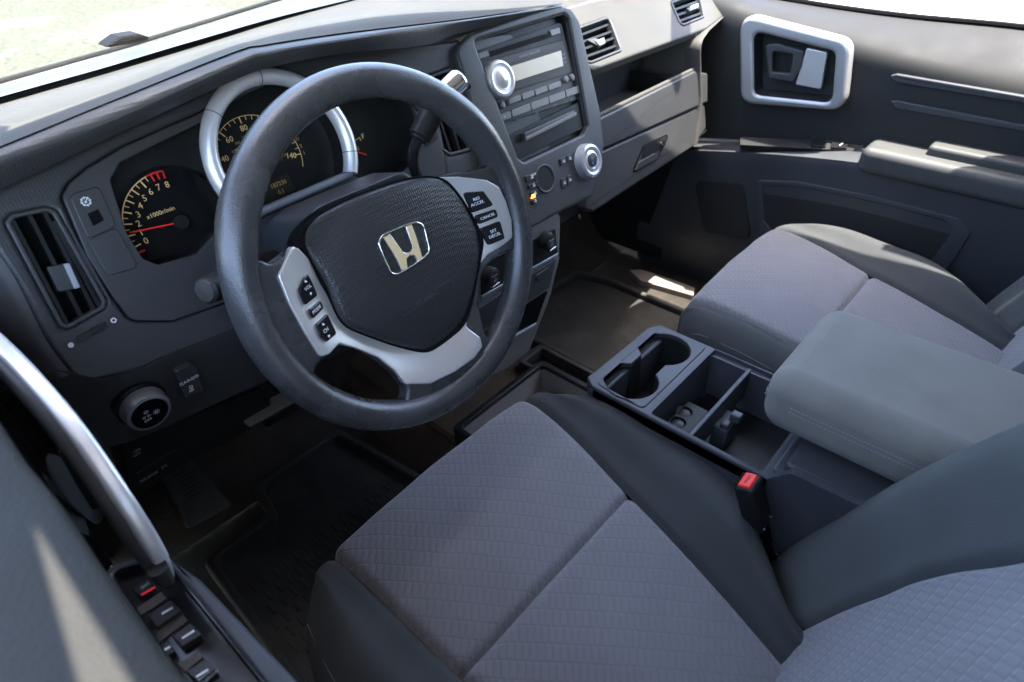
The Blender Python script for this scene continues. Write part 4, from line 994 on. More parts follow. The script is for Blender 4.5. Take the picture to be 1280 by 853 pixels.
# ============================================================ CENTRE CONSOLE
Z0 = -.290
KZ = Fr((0, 0, Z0), (1, 0, 0), (0, 0, 1))
con = thing('centre_console', 'blue-grey plastic centre console with two cup holders and open bin', 'console', (.33, -.35, -.6))
def q5(L): return [(700+x/2.245, 380+y/2.245) for x, y in L]
FL, FR_ = KZ.px(731, 477), KZ.px(817, 403); LR = KZ.px(950, 595); RR = KZ.px(967, 462)
xl_ = (FL[0]+LR[0])/2; xR_ = FR_[0]+.002; yR = -.385
print('console', FL, FR_, LR, RR)
ctop = [(xl_, yR), (xR_, yR), (xR_, FR_[1]-.012), (xR_-.02, FR_[1]), (xl_+.012, FL[1]+.004), (xl_, FL[1]-.014)]
cL, cRt = KZ.px(*q5([(200, 217)])[0]), KZ.px(*q5([(293, 128)])[0])
rc_ = .0403
print('cups', cL, cRt)
cA = V(cL); cB = V(cRt)
def cupshape(ca, cb, r, ng=20):
    """outline of two circles joined by a neck"""
    d = (cb-ca); L = d.length; a0 = math.atan2(d.y, d.x); nk = .55
    out = [(ca.x+r*cos(a0+nk+(2*pi-2*nk)*i/ng), ca.y+r*sin(a0+nk+(2*pi-2*nk)*i/ng)) for i in range(ng+1)]
    out += [(cb.x+r*cos(a0+pi+nk+(2*pi-2*nk)*i/ng), cb.y+r*sin(a0+pi+nk+(2*pi-2*nk)*i/ng)) for i in range(ng+1)]
    return out
cup = cupshape(cA, cB, rc_)
b1, b2, b3 = KZ.px(*q5([(262, 305)])[0]), KZ.px(*q5([(430, 127)])[0]), KZ.px(*q5([(560, 478)])[0])
bx0, bx1, by1, by0 = (b1[0]+b3[0])/2+.001, b2[0], (b1[1]+b2[1])/2, b3[1]
print('bin', bx0, bx1, by0, by1)
binr = rnd(rect(bx0, by0, bx1, by1), .006)
obj('top_panel', plate(KZ, rnd(ctop, .008), [cup, binr], -.022, 0, .003), M_plt, con)
pan = rnd([(xl_+.006, by1+.012), (xR_-.006, by1+.012), (xR_-.008, FR_[1]-.016), (xl_+.008, FL[1]-.016)], .01)
obj('cup_panel', plate(KZ, pan, [cup], -.004, .0018, .0016), M_plt, con)
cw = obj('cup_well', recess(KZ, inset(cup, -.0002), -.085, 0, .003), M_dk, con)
for cc_, aa in ((cA, 2.2), (cA, 3.2), (cB, 2.0), (cB, 1.1)):
    p_ = KZ.P(cc_.x+(rc_-.003)*cos(aa), cc_.y+(rc_-.003)*sin(aa), -.028)
    obj('cup_gripper', rbox(tuple(p_), (.010, .018, .026), .003, 2, Matrix.Rotation(aa, 3, 'Z')), M_btn, cw)
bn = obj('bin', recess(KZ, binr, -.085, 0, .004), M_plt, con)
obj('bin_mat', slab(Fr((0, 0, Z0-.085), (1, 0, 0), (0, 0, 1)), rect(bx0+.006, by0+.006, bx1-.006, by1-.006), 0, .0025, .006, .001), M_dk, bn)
# coin holder and divider in the bin
ym = by1-.052
obj('bin_divider', rbox(((bx0+bx1)/2, ym-.010, Z0-.030), (bx1-bx0-.002, .007, .052), .002), M_plt, bn)
obj('divider_foot', rbox(((bx0+bx1)/2, ym-.024, Z0-.058), (.045, .024, .045), .004), M_plt, bn)
obj('divider_clip', rbox(((bx0+bx1)/2+.006, ym-.034, Z0-.028), (.014, .016, .014), .003), M_plt, bn)
obj('divider_clip', rbox(((bx0+bx1)/2-.014, ym-.028, Z0-.034), (.014, .012, .014), .003), M_plt, bn)
KZb = Fr((0, 0, Z0-.040), (1, 0, 0), (0, 0, 1))
cc3 = [(bx0+.022+.026*k, by1-.026+.004*k) for k in range(3)]
coin = obj('coin_holder', plate(KZb, rnd(rect(bx0+.004, by1-.046, bx0+.098, by1-.010), .004), [circ(q, .0112, 24) for q in cc3], -.03, 0, .0012), M_dk, bn)
for q in cc3: obj('coin_cup', lathe(KZb, q, [(.0106, -.03), (.0106, -.006), (.009, -.003), (.005, -.001), (.0001, -.0003)], 20), M_pl, coin)
# body: side walls down to the tunnel, flaring up to the armrest at the back
def vprism(pts, x0, x1, r=.01, bev=.003):
    fr = Fr((x1, 0, 0), (0, 1, 0), (1, 0, 0))     # e1 = +y, e2 = z
    return plate(fr, rnd(pts, r), (), -(x1-x0), 0, bev)
side = [(FL[1]-.004, Z0-.006), (-.372, Z0-.006), (-.40, -.262), (-.66, -.250), (-.66, -.60), (FL[1]-.05, -.60), (FL[1]-.03, -.42)]
obj('side_wall', vprism(side, xl_, xl_+.014), M_plt, con)
obj('side_wall', vprism(side, xR_-.014, xR_), M_plt, con)
obj('front_wall', rbox(((xl_+xR_)/2, FL[1]-.020, -.40), (xR_-xl_-.02, .02, .2), .004), M_plt, con)
obj('rear_box', rbox(((xl_+xR_)/2, -.53, -.345), (xR_-xl_-.024, .285, .165), .006), M_plt, con)
obj('hinge_block', rbox(((xl_+xR_)/2, by0-.022, Z0-.01), (xR_-xl_-.03, .03, .03), .006), M_plt, con)
# armrest lid in cloth
lid = obj('armrest_lid', None or (lambda: (lambda b: b)(rbox((.378, -.485, -.214), (.212, .312, .088), .030, 8)))(), M_lid, con, smooth=80, uv=XYs)
me = lid.data; Lw = wloc(lid)
for v in me.vertices:
    p = v.co+Lw; f = (p.y+.329)/.3
    u_ = (p.x-.378)/.106
    v.co.z += .006*(1-u_*u_)*(1 if p.z > -.21 else 0)+(.004*sin(p.x*40)*0)
    v.co.x += -.012*max(0, 1+f)*0
me.update()
vs, fs = [], []
def stl(P, gap=.0048, ln=.0030, r=.00045, lift=V((0, 0, 0))):
    P = crom(P, 20); L = [0]
    for a, b in zip(P, P[1:]): L.append(L[-1]+(b-a).length)
    def at(s):
        k = max(0, min(len(P)-2, next((i for i in range(len(L)-1) if L[i+1] >= s), len(P)-2))); return P[k].lerp(P[k+1], (s-L[k])/max(1e-9, L[k+1]-L[k]))
    s = 0
    while s+ln < L[-1]:
        a, b = tube([at(s)+lift, at(s+ln)+lift], r, 5); kk = len(vs); vs.extend(a); fs.extend([tuple(i+kk for i in f) for f in b]); s += gap
x_ = .272-.0004; 
stl([V((x_, -.60, -.205)), V((x_, -.50, -.205)), V((x_, -.40, -.205)), V((x_+.0015, -.36, -.205)), V((x_+.012, -.338, -.205)), V((x_+.03, -.3288, -.205)), V((.45, -.3286, -.205)), V((.468, -.334, -.205))])
stl([V((x_, -.60, -.212)), V((x_, -.50, -.212)), V((x_, -.40, -.212)), V((x_+.0015, -.36, -.212)), V((x_+.012, -.338, -.212)), V((x_+.03, -.3288, -.212)), V((.45, -.3286, -.212))])
obj('lid_stitching', (vs, fs), M_thr, lid, smooth=0)
# ============================================================ SEAT BELT BUCKLE
bk = thing('seat_belt_buckle', 'black seat belt buckle with red button beside the console', 'buckle', (.19, -.39, -.42))
bt = onY(935, 601, -.372); print('buckle', bt)
bt = onX(935, 601, .190)
bd = (onX(952, 672, .197)-bt).normalized(); print('buckle', bt, bd)
BF = Fr(bt, (1, 0, 0), -bd)
bx_ = Matrix((BF.e1, BF.e2, BF.n)).transposed()
obj('housing', rbox(tuple(bt+bd*.036), (.032, .026, .072), .005, 4, bx_), M_dk, bk)
obj('red_button', rbox(tuple(bt+bd*.0035-BF.e2*.0+V((0, .0, .0))), (.025, .017, .012), .003, 3, bx_), M_redb, bk)
obj('press_print', text(Fr(bt+bd*.0035+BF.n*.0061, BF.e1, BF.n), 'PRESS', (0, 0), .0058, .0), mat('dark_red_print', (.35, .01, .01), .5), bk, smooth=0)
obj('insert_slot', rbox(tuple(bt+bd*.0015+BF.e2*.0102), (.022, .003, .006), .001, 2, bx_), M_blk, bk)
obj('lower_cover', rbox(tuple(bt+bd*.092+V((.002, 0, 0))), (.022, .016, .045), .004, 3, bx_), M_blk, bk)
obj('strap', rbox(tuple(bt+bd*.125+V((.003, 0, 0))), (.024, .004, .07), .001, 2, bx_), M_blk, bk)
for k in (-1, 1): obj('rivet', lathe(Fr(bt+bd*.066+BF.e1*k*.011-BF.e2*.0132, BF.e1, -BF.e2), (0, 0), [(.0018, 0), (.0018, .0012)], 12), M_chr, bk)
obj('anchor_bolt', lathe(Fr(bt+bd*.135-BF.e2*.008+BF.e1*.008, BF.e1, -BF.e2), (0, 0), [(.005, 0), (.005, .004), (.003, .005)], 16), M_chr, bk)

# ============================================================ FLOOR
ZF = -.62
fl_ = obj('car_floor', rbox((.40, -.35, ZF-.02), (1.75, 2.1, .03), .002), M_carpet); struct(fl_)
tun = obj('floor_tunnel', loft([[V((.12, y, ZF-.004)) for y in (-.9, 0, .4, .7)], [V((.17, y, ZF+.05)) for y in (-.9, 0, .4, .7)], [V((.20, y, ZF+.085)) for y in (-.9, 0, .4, .7)], [V((.45, y, ZF+.085)) for y in (-.9, 0, .4, .7)], [V((.49, y, ZF+.05)) for y in (-.9, 0, .4, .7)], [V((.53, y, ZF-.004)) for y in (-.9, 0, .4, .7)]], 12, 4, key=1), M_carpetb); struct(tun)
fwl = obj('firewall', loft([[V((x, .40, ZF-.004)) for x in (-.40, .3, 1.12)], [V((x, .50, ZF+.06)) for x in (-.40, .3, 1.12)], [V((x, .62, -.30)) for x in (-.40, .3, 1.12)], [V((x, .66, .0)) for x in (-.40, .3, 1.12)], [V((x, .62, .10)) for x in (-.40, .3, 1.12)]], 30, 6), M_carpet); struct(fwl)
KF = Fr((0, 0, ZF), (1, 0, 0), (0, 0, 1))
def mat_tray(name, label, pts, inner):
    t = obj(name, plate(KF, rnd(pts, .02), [rnd(inner, .02)], -.004, .022, .006), M_rubber); tag(t, label, 'floor mat', 'rubber floor mats')
    L = wloc(t)
    b = obj('mat_base', plate(KF, rnd(inset(inner, -.002), .02), (), -.003, .004, .001), M_rubber, t)
    us = [p[0] for p in inner]; vs_ = [p[1] for p in inner]; ribs = []
    y = min(vs_)+.02; k = 0
    while y < min(vs_)+.62*(max(vs_)-min(vs_)):
        x = min(us)+.02+(.012 if k % 2 else 0)
        while x < max(us)-.03:
            ribs.append(rbox((x, y, ZF+.0045), (.006, .022, .003), .001, 1)); x += .02
        y += .027; k += 1
    if 'driver' in name: obj('mat_ribs', join(*ribs), M_rubber, t, smooth=0)
    return t
m0 = KF.pxs([(252, 700), (335, 640), (300, 560), (430, 470), (600, 560), (420, 860), (360, 830)])
print('mat', m0)
mo = [(-.285, -.05), (.085, -.05), (.105, .16), (.075, .42), (-.13, .42), (-.145, .335), (-.272, .335)]
mat_tray('driver_floor_mat', 'black rubber tray floor mat under the pedals', mo, inset(mo[::1], .016))
mp = [(.56, -.05), (.915, -.05), (.915, .32), (.89, .42), (.56, .42)]
obj('painted_sun_strip', slab(KF, KF.pxs([(786, 342), (800, 341), (826, 349), (868, 364), (866, 374), (800, 355)]), -.03, .012, .003, .002), mat('sun_strip_beige', (.22, .19, .16), .6), None)  # pale slab cut to the floor's sunlit strip, light put in its colour
bpy.data.objects['painted_sun_strip']['kind'] = 'structure'
mat_tray('passenger_floor_mat', 'black rubber floor mat in the passenger footwell, crossed by sunlight', mp, inset(mp, .016))
# dead pedal / foot rest at far left
RF = Fr((0, .42, -.575), (1, 0, 0), V((0, -.75, .66)))
dpp = thing('foot_rest', 'ribbed black foot rest on the floor left of the pedals', 'foot rest', (-.24, .42, -.6))
dp = RF.pxs([(198, 596), (240, 572), (292, 632), (235, 662)])
obj('pad_body', slab(RF, dp, -.03, .002, .008, .004), M_rubber, dpp)
A0, B0, A1, B1 = [V(q) for q in (dp[0], dp[1], dp[3], dp[2])]
obj('pad_ribs', join(*[bar2(RF, tuple(A0.lerp(A1, .12+.07*k).lerp(B0.lerp(B1, .12+.07*k), .28)), tuple(A0.lerp(A1, .12+.07*k).lerp(B0.lerp(B1, .12+.07*k), .72)), .0035, .001, .0045) for k in range(7)]), M_dk, dpp, smooth=0)
# floor tray between stack and console
ft = thing('floor_tray', 'open grey plastic tray on the floor tunnel below the stack', 'storage tray', (.33, .05, -.53))
KT = Fr((0, 0, -.455), (1, 0, 0), (0, 0, 1))
def c6(L): return [(560+x/2.584, 230+y/2.584) for x, y in L]
to = KT.pxs([(545, 545)]+c6([(40, 715), (262, 555), (330, 590), (415, 655), (300, 760), (150, 860)]))
ti = KT.pxs(c6([(-10, 790), (45, 735), (262, 572), (300, 596), (395, 650), (300, 740), (100, 850)]))
tox = [p[0] for p in to]; toy = [p[1] for p in to]; print('tray', min(tox), max(tox), min(toy), max(toy), to)
tx0, tx1, ty0, ty1 = .135, .385, -.085, .125
tro = [(tx0, ty0), (tx1, ty0), (tx1, ty1), (tx0, ty1)]
KT2 = KT
obj('tray_rim', plate(KT2, rnd(tro, .015), [rnd(inset(tro, .014), .010)], -.11, 0, .004), M_dk, ft)
obj('tray_well', recess(KT2, rnd(inset(tro, .0135), .010), -.055, -.004, .006), M_tray, ft)
ft2 = obj('rear_pocket', plate(KF, rnd([(.395, -.06), (.47, -.06), (.47, .20), (.395, .20)], .012), [rnd([(.405, -.045), (.46, -.045), (.46, .185), (.405, .185)], .008)], .06, .115, .003), M_rubber, ft)
# pedals
pd = thing('brake_pedal', 'black brake pedal hanging under the dashboard', 'pedal', (-.03, .40, -.46))
obj('arm', tube([V((-.02, .46, -.18)), V((-.02, .44, -.32)), V((-.03, .40, -.45))], .007, 8), M_dk, pd); obj('pad', rbox((-.03, .395, -.455), (.085, .02, .05), .006, 2, Matrix.Rotation(.6, 3, 'X')), M_rubber, pd)
# bright bare metal under-dash bracket seen below the knee panel
UB = Fr((0, .24, -.26), (1, 0, 0), V((0, -.5, .86)))
br_ = obj('under_dash_bracket', slab(UB, UB.pxs([(296, 520), (360, 486), (378, 498), (312, 534)]), -.004, .0, .002, .001), mat('dull_bracket', (.10, .085, .065), .6, mott=.2), dash)

# ============================================================ PASSENGER DOOR
pdr = thing('passenger_door', 'dark passenger door panel with silver handle surround and padded armrest', 'car door', (1.10, -.2, -.55))
def dcur(L, x): return [onX(a, b, x if not isinstance(x, (list, tuple)) else x[i]) for i, (a, b) in enumerate(L)]
YZ = (V((0, 1, 0)), V((0, 0, 1)))
s_out = dcur([(860, -40), (930, -10), (1010, 6), (1126, 22), (1280, 37), (1450, 62)], 1.215)
s_in = dcur([(868, -12), (930, 14), (1010, 36), (1126, 66), (1280, 100), (1450, 140)], 1.120)
d_a = dcur([(872, 60), (1000, 90), (1126, 112), (1280, 150), (1450, 200)], 1.104)
d_b = dcur([(862, 172), (950, 176), (1090, 182), (1180, 190), (1280, 205), (1450, 250)], 1.10)
obj('upper_panel', loft([off(s_out, 0, -.03), s_out, s_in, d_a, d_b], 60, 6, key=1, lo=-.85, hi=[.42, .42, .40, .36, .33], sharp=(1,)), M_doorv, pdr, uv=YZ)
sil_c = [p.lerp(q, .5)+V((-.002, 0, .012)) for p, q in zip(crom(s_out, 6), crom(s_in, 6))]
# window ledge weather strip
obj('window_seal', tube([p+V((.003, 0, .003)) for p in crom(s_out, 6)], .006, 8), M_blk, pdr)
# grooves of the speaker-like bars
DX = Fr((1.104, 0, 0), (0, -1, 0), (-1, 0, 0))
for q in ([(1113, 94), (1122, 92), (1290, 121), (1420, 150), (1420, 158), (1290, 130), (1120, 103)], [(1113, 126), (1122, 125), (1290, 157), (1420, 190), (1420, 198), (1290, 166), (1120, 135)]):
    obj('trim_bar', slab(DX, DX.pxs(q), -.01, .006, .003, .003), M_doorl, pdr)
# lower panel with ledge, pulled in from the upper one
l_0 = dcur([(866, 176), (950, 178), (1000, 181), (1095, 187), (1200, 205), (1300, 222), (1450, 250)], 1.10)
l_1 = dcur([(862, 188), (950, 192), (1075, 204), (1180, 226), (1300, 252), (1450, 290)], 1.045)
l_2 = dcur([(850, 215), (930, 218), (1060, 232), (1190, 262), (1300, 290), (1450, 330)], 1.045)
l_3 = dcur([(830, 290), (960, 330), (1100, 380), (1250, 420), (1450, 500)], 1.06)
l_4 = [V((1.075, .40, -.50)), V((1.075, 0, -.50)), V((1.075, -.5, -.50)), V((1.075, -.85, -.50))]
l_5 = [V((1.10, .40, -.66)), V((1.10, 0, -.66)), V((1.10, -.5, -.66)), V((1.10, -.85, -.66))]
low = loft([l_0, l_1, l_2, l_3, l_4, l_5], 60, 6, key=1, lo=-.85, hi=[.33, .30, .28, .30, .34, .34], sharp=(1,))
obj('lower_panel', low, M_doorl, pdr, uv=YZ)
# map pocket: rim standing off the panel, dark inside
DL = Fr((1.048, 0, 0), (0, -1, 0), (-1, 0, 0))
po = rnd(DL.pxs([(946, 224), (1000, 226), (1100, 246), (1200, 272), (1216, 290), (1180, 345), (1150, 372), (1080, 345), (960, 300), (948, 290)]), .012)
pi_ = rnd(DL.pxs([(954, 232), (1000, 234), (1098, 254), (1180, 276), (1192, 288), (1160, 332), (1140, 352), (1080, 330), (966, 288), (956, 276)]), .010)
mpk = obj('map_pocket', plate(DL, po, [pi_], -.03, .004, .004), M_doorl, pdr)
obj('pocket_inside', plate(DL, inset(pi_, -.002), (), -.01, -.0035+.004, 0), M_doorv, mpk)
spk = DL.pxs([(868, 226), (930, 228), (938, 300), (880, 290)])
obj('speaker_cover', slab(DL, spk, -.02, .002, .02, .002), M_doorv, pdr)
# switch plate on the ledge
DS = Fr(onX(1000, 181, 1.075), (0, -1, 0), V((-.45, 0, .9)))
swp = obj('switch_plate', slab(DS, DS.pxs([(925, 172), (1085, 177), (1074, 190), (925, 182)]), -.01, .002, .003, .001), M_dk, pdr)
for q in ([(1016, 177), (1034, 178), (1032, 186), (1014, 185)], [(1040, 179), (1062, 180), (1058, 188), (1038, 187)]): obj('switch_button', slab(DS, DS.pxs(q), 0, .006, .001, .001), M_gloss, swp)
obj('button_mark', bar2(DS, DS.px(1049, 185), DS.px(1053, 182), .0015, .006, .0066), M_white, swp, smooth=0)
# armrest pad
xa = 1.03
ar = [onX(a, b, xa) for a, b in [(1075, 192), (1090, 186), (1180, 204), (1280, 226), (1450, 262)]]
ab_ = [onX(a, b, xa) for a, b in [(1072, 200), (1086, 216), (1180, 236), (1280, 258), (1450, 300)]]
ain = [onX(a, b, 1.105) for a, b in [(1085, 184), (1158, 190), (1168, 178), (1280, 196), (1450, 232)]]
M_arm = mat('armrest_vinyl', (.046, .049, .052), .55, bump=('noise', 700, .3, .0008), mott=.06)
za = (ar[0].z+ar[3].z)/2; print('armrest', ar, ain)
am = rbox((1.068, (ar[0].y-.85)/2, za-.020), (.085, ar[0].y+.85, .052), .016, 5)
obj('armrest', am, M_arm, pdr, smooth=80)
obj('armrest_step', rbox((1.085, (onX(1165, 180, 1.09).y-.85)/2, za+.012), (.05, onX(1165, 180, 1.09).y+.85, .026), .008, 3), M_arm, pdr, smooth=80)
# inner handle: silver surround, bowl, lever
M_silh = mat('handle_silver', (.34, .34, .34), .38, metal=.5)
DH = Fr((1.10, 0, 0), (0, -1, 0), (-1, 0, 0)); DH.O = V((1.098, 0, 0))
ho = DH.pxs([(925, 15), (1065, 51), (1056, 139), (926, 129)], .018)
hi = DH.pxs([(943, 39), (1045, 65), (1040, 128), (944, 118)], .018)
hs = obj('handle_surround', plate(DH, rnd(ho, .034, 10), [rnd(hi, .016, 8)], 0, .024, .009, seg=6), M_silh, pdr, smooth=60)
obj('bowl_sunlit_patch', slab(DH, DH.pxs([(1008, 60), (1034, 66), (1026, 112), (994, 106)], .01), .0, .010, .004, .002), M_silp, hs)  # silver slab for the bowl's sunlit side, light put in its colour
obj('handle_bowl', recess(DH, rnd(hi, .016, 8), -.045+.04, .020, .008), M_dk, hs)
lev = DH.pxs([(957, 56), (972, 54), (1006, 64), (1002, 84), (992, 103), (962, 98)], .01)
obj('door_lever', plate(DH, rnd(lev, .006), [rnd(DH.pxs([(966, 64), (992, 68), (988, 92), (966, 90)], .01), .005)], .004, .014, .003), M_pl, hs)

# ============================================================ DRIVER DOOR
ddr = thing('driver_door', 'dark driver door panel with silver pull handle in the near corner', 'car door', (-.40, -.3, -.55))
DP = lambda a, b, z: onZ(a, b, z)
# upper pad: its inner edge crosses the lower left of the view
e_in = [V((-.372, .25, .075)), V((-.372, .10, .09)), DP(0, 533, .10), DP(60, 610, .10), DP(140, 730, .10), DP(232, 853, .10), DP(300, 940, .10), V((-.365, -.75, .10))]
print('pad', e_in)
def sh(dx, dz_): return [p+V((dx, 0, dz_)) for p in e_in]
obj('upper_pad', loft([sh(-.012, -.10), sh(-.004, -.04), sh(0, -.012), sh(-.008, .000), sh(-.05, .008), sh(-.12, .010), sh(-.125, -.03)], 80, 6, key=1, lo=-.75, hi=.25, sharp=(5,)), mat('door_pad_vinyl', (.028, .028, .028), .6, spec=.15, bump=('noise', 500, .7, .0012), mott=.06), ddr, uv=YZ)
obj('inner_panel', loft([[V((-.384, y, 0)) for y in (-.75, 0, .3)], [V((-.378, y, -.12)) for y in (-.75, 0, .3)], [V((-.385, y, -.35)) for y in (-.75, 0, .3)], [V((-.40, y, -.60)) for y in (-.75, 0, .3)]], 20, 6, key=1), M_doorv, ddr, uv=YZ)
# window switch panel on the armrest
AZ = Fr((0, 0, -.10), (1, 0, 0), (0, 0, 1))
ao = [(-.380, -.80), (-.318, -.80), (-.322, -.26), (-.330, -.12), (-.340, -.07), (-.380, -.05)]
so_ = AZ.pxs([(118, 690), (150, 668), (212, 722), (305, 822), (300, 836), (262, 866), (200, 900), (150, 840)])
print('sw', so_)
arm_ = obj('armrest', plate(AZ, rnd(ao, .01), [rnd([(-.374, -.268), (-.339, -.268), (-.341, -.080), (-.374, -.060)], .006)], -.07, 0, .004), M_plt, ddr)
spn_ = obj('switch_panel', recess(AZ, rnd([(-.374, -.268), (-.339, -.268), (-.341, -.080), (-.374, -.060)], .006), -.010, -.001, .001), M_gloss, ddr)
AS = Fr((0, 0, -.110), (1, 0, 0), (0, 0, 1))
def win_switch(px4, marks):
    b_ = obj('window_switch', slab(AS, AS.pxs(px4), .0, .0065, .0015, .0012), M_btn, spn_)
    for mk in marks: obj('switch_mark', mk, M_white, b_, smooth=0)
def c4(L): return [(100+x/4.004, 640+y/4.004) for x, y in L]
rows = [([(350, 540), (465, 460), (520, 515), (395, 600)], [(410, 512), (465, 480)]), ([(470, 640), (565, 575), (625, 635), (520, 700)], [(512, 634), (572, 596)]),
        ([(400, 690), (450, 660), (490, 720), (440, 750)], [(420, 694), (452, 676)]), ([(540, 820), (640, 755), (695, 810), (600, 875)], [(582, 828), (642, 790)])]
for q, mk in rows:
    a, b = AS.px(*c4([mk[0]])[0], .0065), AS.px(*c4([mk[1]])[0], .0065)
    win_switch(c4(q), [bar2(AS, a, b, .0016, .0063, .0070)])
for q in ([(270, 500), (410, 405), (440, 440), (320, 520)], [(370, 600), (515, 512), (545, 550), (400, 660)], [(490, 770), (600, 700), (620, 735), (530, 810)]):
    obj('blank_panel', slab(AS, AS.pxs(c4(q)), 0, .002, .001, .0008), mat('brownish_plastic', (.055, .045, .042), .35), spn_)
lkb = obj('lock_switch', slab(AS, AS.pxs(c4([(265, 395), (350, 335), (385, 385), (300, 440)])), 0, .004, .001, .001), M_gloss, spn_)
obj('lock_light', bar2(AS, AS.px(*c4([(308, 418)])[0], .004), AS.px(*c4([(378, 378)])[0], .004), .0022, .004, .0046), M_red, lkb, smooth=0)
obj('switch_print', join(text(AS, '(oo)', AS.px(*c4([(325, 368)])[0], .004), .004, .0042), text(AS, 'BACK', AS.px(*c4([(622, 822)])[0], .0065), .0034, .0066), text(AS, 'WINDOW', AS.px(*c4([(640, 838)])[0], .0065), .0034, .0066),
    text(AS, 'MIRROR', AS.px(*c4([(200, 318)])[0], 0), .003, .0003), text(AS, '+', AS.px(*c4([(160, 275)])[0], 0), .006, .0003)), M_greyp, spn_, smooth=0)
# the pull handle: a silver band with dark inner face, curving down to the armrest
hp_ = [onZ(-60, 380, .075), onZ(0, 432, .06), onZ(50, 484, .048), onZ(100, 545, .028), onZ(150, 618, -.004), onZ(182, 668, -.036), onZ(204, 704, -.066), onZ(214, 722, -.098)]
print('pull', hp_)
def band(P, off_, w2, t2, tw=0):
    P = crom(P, 8); vs, fs = [], []; N = len(P)
    sec = rnd([(-w2, -t2), (w2, -t2), (w2, t2), (-w2, t2)], min(w2, t2)*.95, 4); n = len(sec)
    for i, p in enumerate(P):
        t = (P[min(i+1, N-1)]-P[max(i-1, 0)]).normalized(); s = V((1, 0, 0)); s = (s-t*s.dot(t)).normalized(); q = t.cross(s)
        if q.z < 0: q = -q
        k_ = 1-.55*max(0, (i/(N-1)-.72)/.28)**1.5
        for a, b in sec: vs.append(p+s*(a*k_+off_[0]*k_)+q*(b*k_+off_[1]*k_))
    for i in range(N-1):
        for k in range(n): fs.append((i*n+k, i*n+(k+1) % n, (i+1)*n+(k+1) % n, (i+1)*n+k))
    fs += [tuple(range(n-1, -1, -1)), tuple(range((N-1)*n, N*n))]; return vs, fs
ph_ = obj('pull_handle', band(hp_, (-.006, -.005), .0082, .0075), M_pl, ddr, smooth=60)
obj('silver_band', band(hp_, (.000, .002), .0062, .0046), M_sil, ph_, smooth=60)
# bowl with the lever behind the handle
#bo = [onZ(60, 560, -.0), onZ(100, 552, -.01), onZ(135, 640, -.05), onZ(110, 668, -.07), onZ(70, 610, -.04)]
#DB = Fr((-.374, 0, 0), (0, 1, 0), (1, 0, 0))
#bow = rnd(DB.pxs([(58, 545), (100, 556), (134, 634), (112, 668), (86, 650), (56, 590)]), .004)
obj('handle_bowl', loft([[onZ(52, 590, .03), onZ(86, 655, -.03), onZ(112, 670, -.06)], [onZ(54, 560, .02), onZ(100, 620, -.04), onZ(118, 655, -.065)], [onZ(80, 540, 0), onZ(120, 590, -.04), onZ(136, 634, -.07)], [onZ(110, 520, .01), onZ(140, 570, -.03), onZ(165, 640, -.07)]], 16, 5, key=1), mat('bowl_dark', (.022, .024, .027), .45), ddr)
obj('door_lever', tube([onZ(84, 560, .02), onZ(104, 596, -.005), onZ(124, 630, -.03)], .006, 10), M_dk, ddr)
# cloth elbow pad behind the switches
obj('elbow_pad', rbox((-.346, -.50, -.098), (.07, .46, .03), .012, 4), M_lid, ddr, smooth=80)

# ============================================================ BODY SHELL, GLASS, OUTSIDE
shell = thing('car_body', 'white car body with windscreen, bonnet and black cowl seen over the dashboard', 'car', (.36, .6, -.7))
# windscreen base in the car's own shape
wb_ = [p+V((0, .012, .0)) for p in crom(c0, 8)]
wb_ += [wb_[-1]+V((.3, -.02, -.01)), wb_[-1]+V((.58, -.10, -.03))]
wt_ = [V((p.x*.82+.06, .08, .66)) for p in wb_]
nW = len(wb_)
ws = ([*wb_, *wt_], [(i, i+1, nW+i+1, nW+i) for i in range(nW-1)])
obj('windscreen', ws, M_glass, shell, smooth=60)
def strip(c, o0, o1, m, nm, par=shell):
    a = [p+V(o0) for p in c]; b = [p+V(o1) for p in c]; n = len(a)
    return obj(nm, thicken(([*a, *b], [(i, i+1, n+i+1, n+i) for i in range(n-1)]), .004), m, par, smooth=60)
cc0 = crom(c0, 8)
ext = [cc0[0]+(cc0[0]-cc0[4])*3]+cc0+[cc0[-1]+V((.3, -.02, -.01)), cc0[-1]+V((.55, -.10, -.03))]
strip(ext, (0, -.006, .002), (0, .034, -.004), M_blk, 'glass_edge_band')
strip(ext, (0, .032, -.008), (0, .085, -.030), mat('cowl_grey', (.32, .34, .34), .5, mott=.1), 'cowl')
strip(ext, (0, .083, -.026), (0, .092, -.022), M_dk, 'cowl_seal')
hood_c = [[p+V((0, dy, dz_)) for p in ext] for dy, dz_ in ((.09, -.034), (.20, -.070), (.50, -.17), (1.0, -.36), (1.15, -.55))]
obj('bonnet', loft(hood_c, 40, 5, lo=-.45, hi=1.2), M_bodyw, shell, uv=XY)
wa = [onY(118, 66, .50), onY(134, 44, .505), onY(150, 38, .51), onY(186, 42, .52)]
FW = Fr((0, .475, 0), (1, 0, 0), (0, -1, 0))
obj('wiper', slab(FW, FW.pxs([(128, 62), (150, 46), (174, 42), (188, 47), (184, 50)]), -.03, 0, .004, .003), M_blk, shell)
obj('wiper_blade', tube([cc0[6]+V((0, .055, .003)), cc0[20]+V((0, .05, .004)), cc0[34]+V((0, .05, .004))], .003, 8), M_dk, shell)
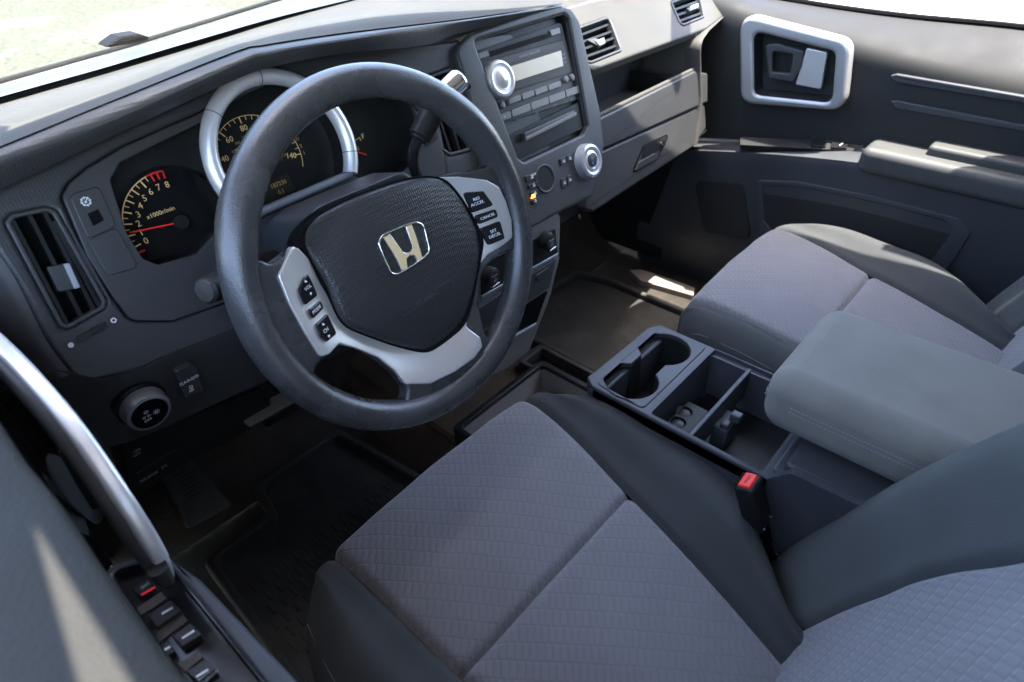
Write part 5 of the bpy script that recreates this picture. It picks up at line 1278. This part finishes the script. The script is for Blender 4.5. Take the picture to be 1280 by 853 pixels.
# roof with pillars
def wall2(L, t=.01): return thicken((L, [(0, 1, 2, 3)]), t)
roofp = [thicken(([V((-.335, -1.12, .66)), V((1.022, -1.12, .66)), V((1.022, .0, .66)), V((.80, .05, .66)), V((.60, .13, .66)), V((.2, .13, .66)), V((.0, .09, .66)), V((-.2, .07, .66)), V((-.335, .05, .66))], [(0, 1, 2, 3, 4, 5, 6, 7, 8)]), .02)]
obj('roof', join(*roofp), M_head, shell, smooth=0)
obj('sun_streak_mask', thicken(([V((-.338, .3, .64)), V((-.338, -.28, .64)), V((-.362, -.46, .64)), V((-.40, -1.1, .64)), V((-.62, -1.1, .64)), V((-.62, .3, .64))], [(0, 1, 2, 3, 4, 5)]), .02), M_dk, shell, smooth=0)  # unseen plate added, cut to let a sun streak onto the driver door
obj('windscreen_pillar', tube([V((-.46, .42, .06)), V((-.24, .08, .66))], .025, 10), M_head, shell)
obj('windscreen_pillar', tube([V((1.22, .42, .06)), V((.95, .08, .66))], .025, 10), M_head, shell)
obj('door_pillar', wall2([V((1.14, -.50, -.04)), V((1.14, -1.1, -.04)), V((1.0, -1.1, .66)), V((1.04, -.44, .66))], .03), M_head, shell, smooth=0)
obj('door_pillar', wall2([V((-.46, -.78, -.04)), V((-.46, -1.1, -.04)), V((-.34, -1.1, .66)), V((-.34, -.74, .66))], .03), M_head, shell, smooth=0)
obj('rear_wall', wall2([V((-.45, -1.05, -.6)), V((1.2, -1.05, -.6)), V((1.0, -1.0, .66)), V((-.25, -1.0, .66))]), M_head, shell, smooth=0)
obj('side_skin', wall2([V((1.26, -1.1, -.65)), V((1.26, .8, -.65)), V((1.235, .8, -.07)), V((1.235, -1.1, -.07))]), M_bodyw, shell, smooth=0)
obj('kick_panel', wall2([V((1.095, .26, -.6)), V((1.095, .60, -.6)), V((1.10, .60, .02)), V((1.10, .26, .02))]), M_dk, shell, smooth=0)
obj('kick_panel', wall2([V((-.385, .2, -.6)), V((-.385, .62, -.6)), V((-.38, .62, .10)), V((-.38, .2, .10))]), M_dk, shell, smooth=0)
obj('pillar_trim', loft([[V((-.35, .23, z)) for z in (-.05, .05, .14)], [V((-.385, .20, z)) for z in (-.05, .05, .14)], [V((-.40, .17, z)) for z in (-.05, .05, .14)]], 8, 4, key=2), mat('beige_trim', (.30, .27, .23), .7), shell)
# outside
gr = obj('ground', ([V((-150, -150, -1.35)), V((150, -150, -1.35)), V((150, 150, -1.35)), V((-150, 150, -1.35))], [(0, 1, 2, 3)]), M_conc, smooth=0); struct(gr)
gv = []
gg = obj('grass', ([V((-30, 2.6, -1.34)), V((6, 3.2, -1.34)), V((9, 22, -1.34)), V((-30, 26, -1.34))], [(0, 1, 2, 3)]), M_grass, smooth=0); gg['kind'] = 'stuff'
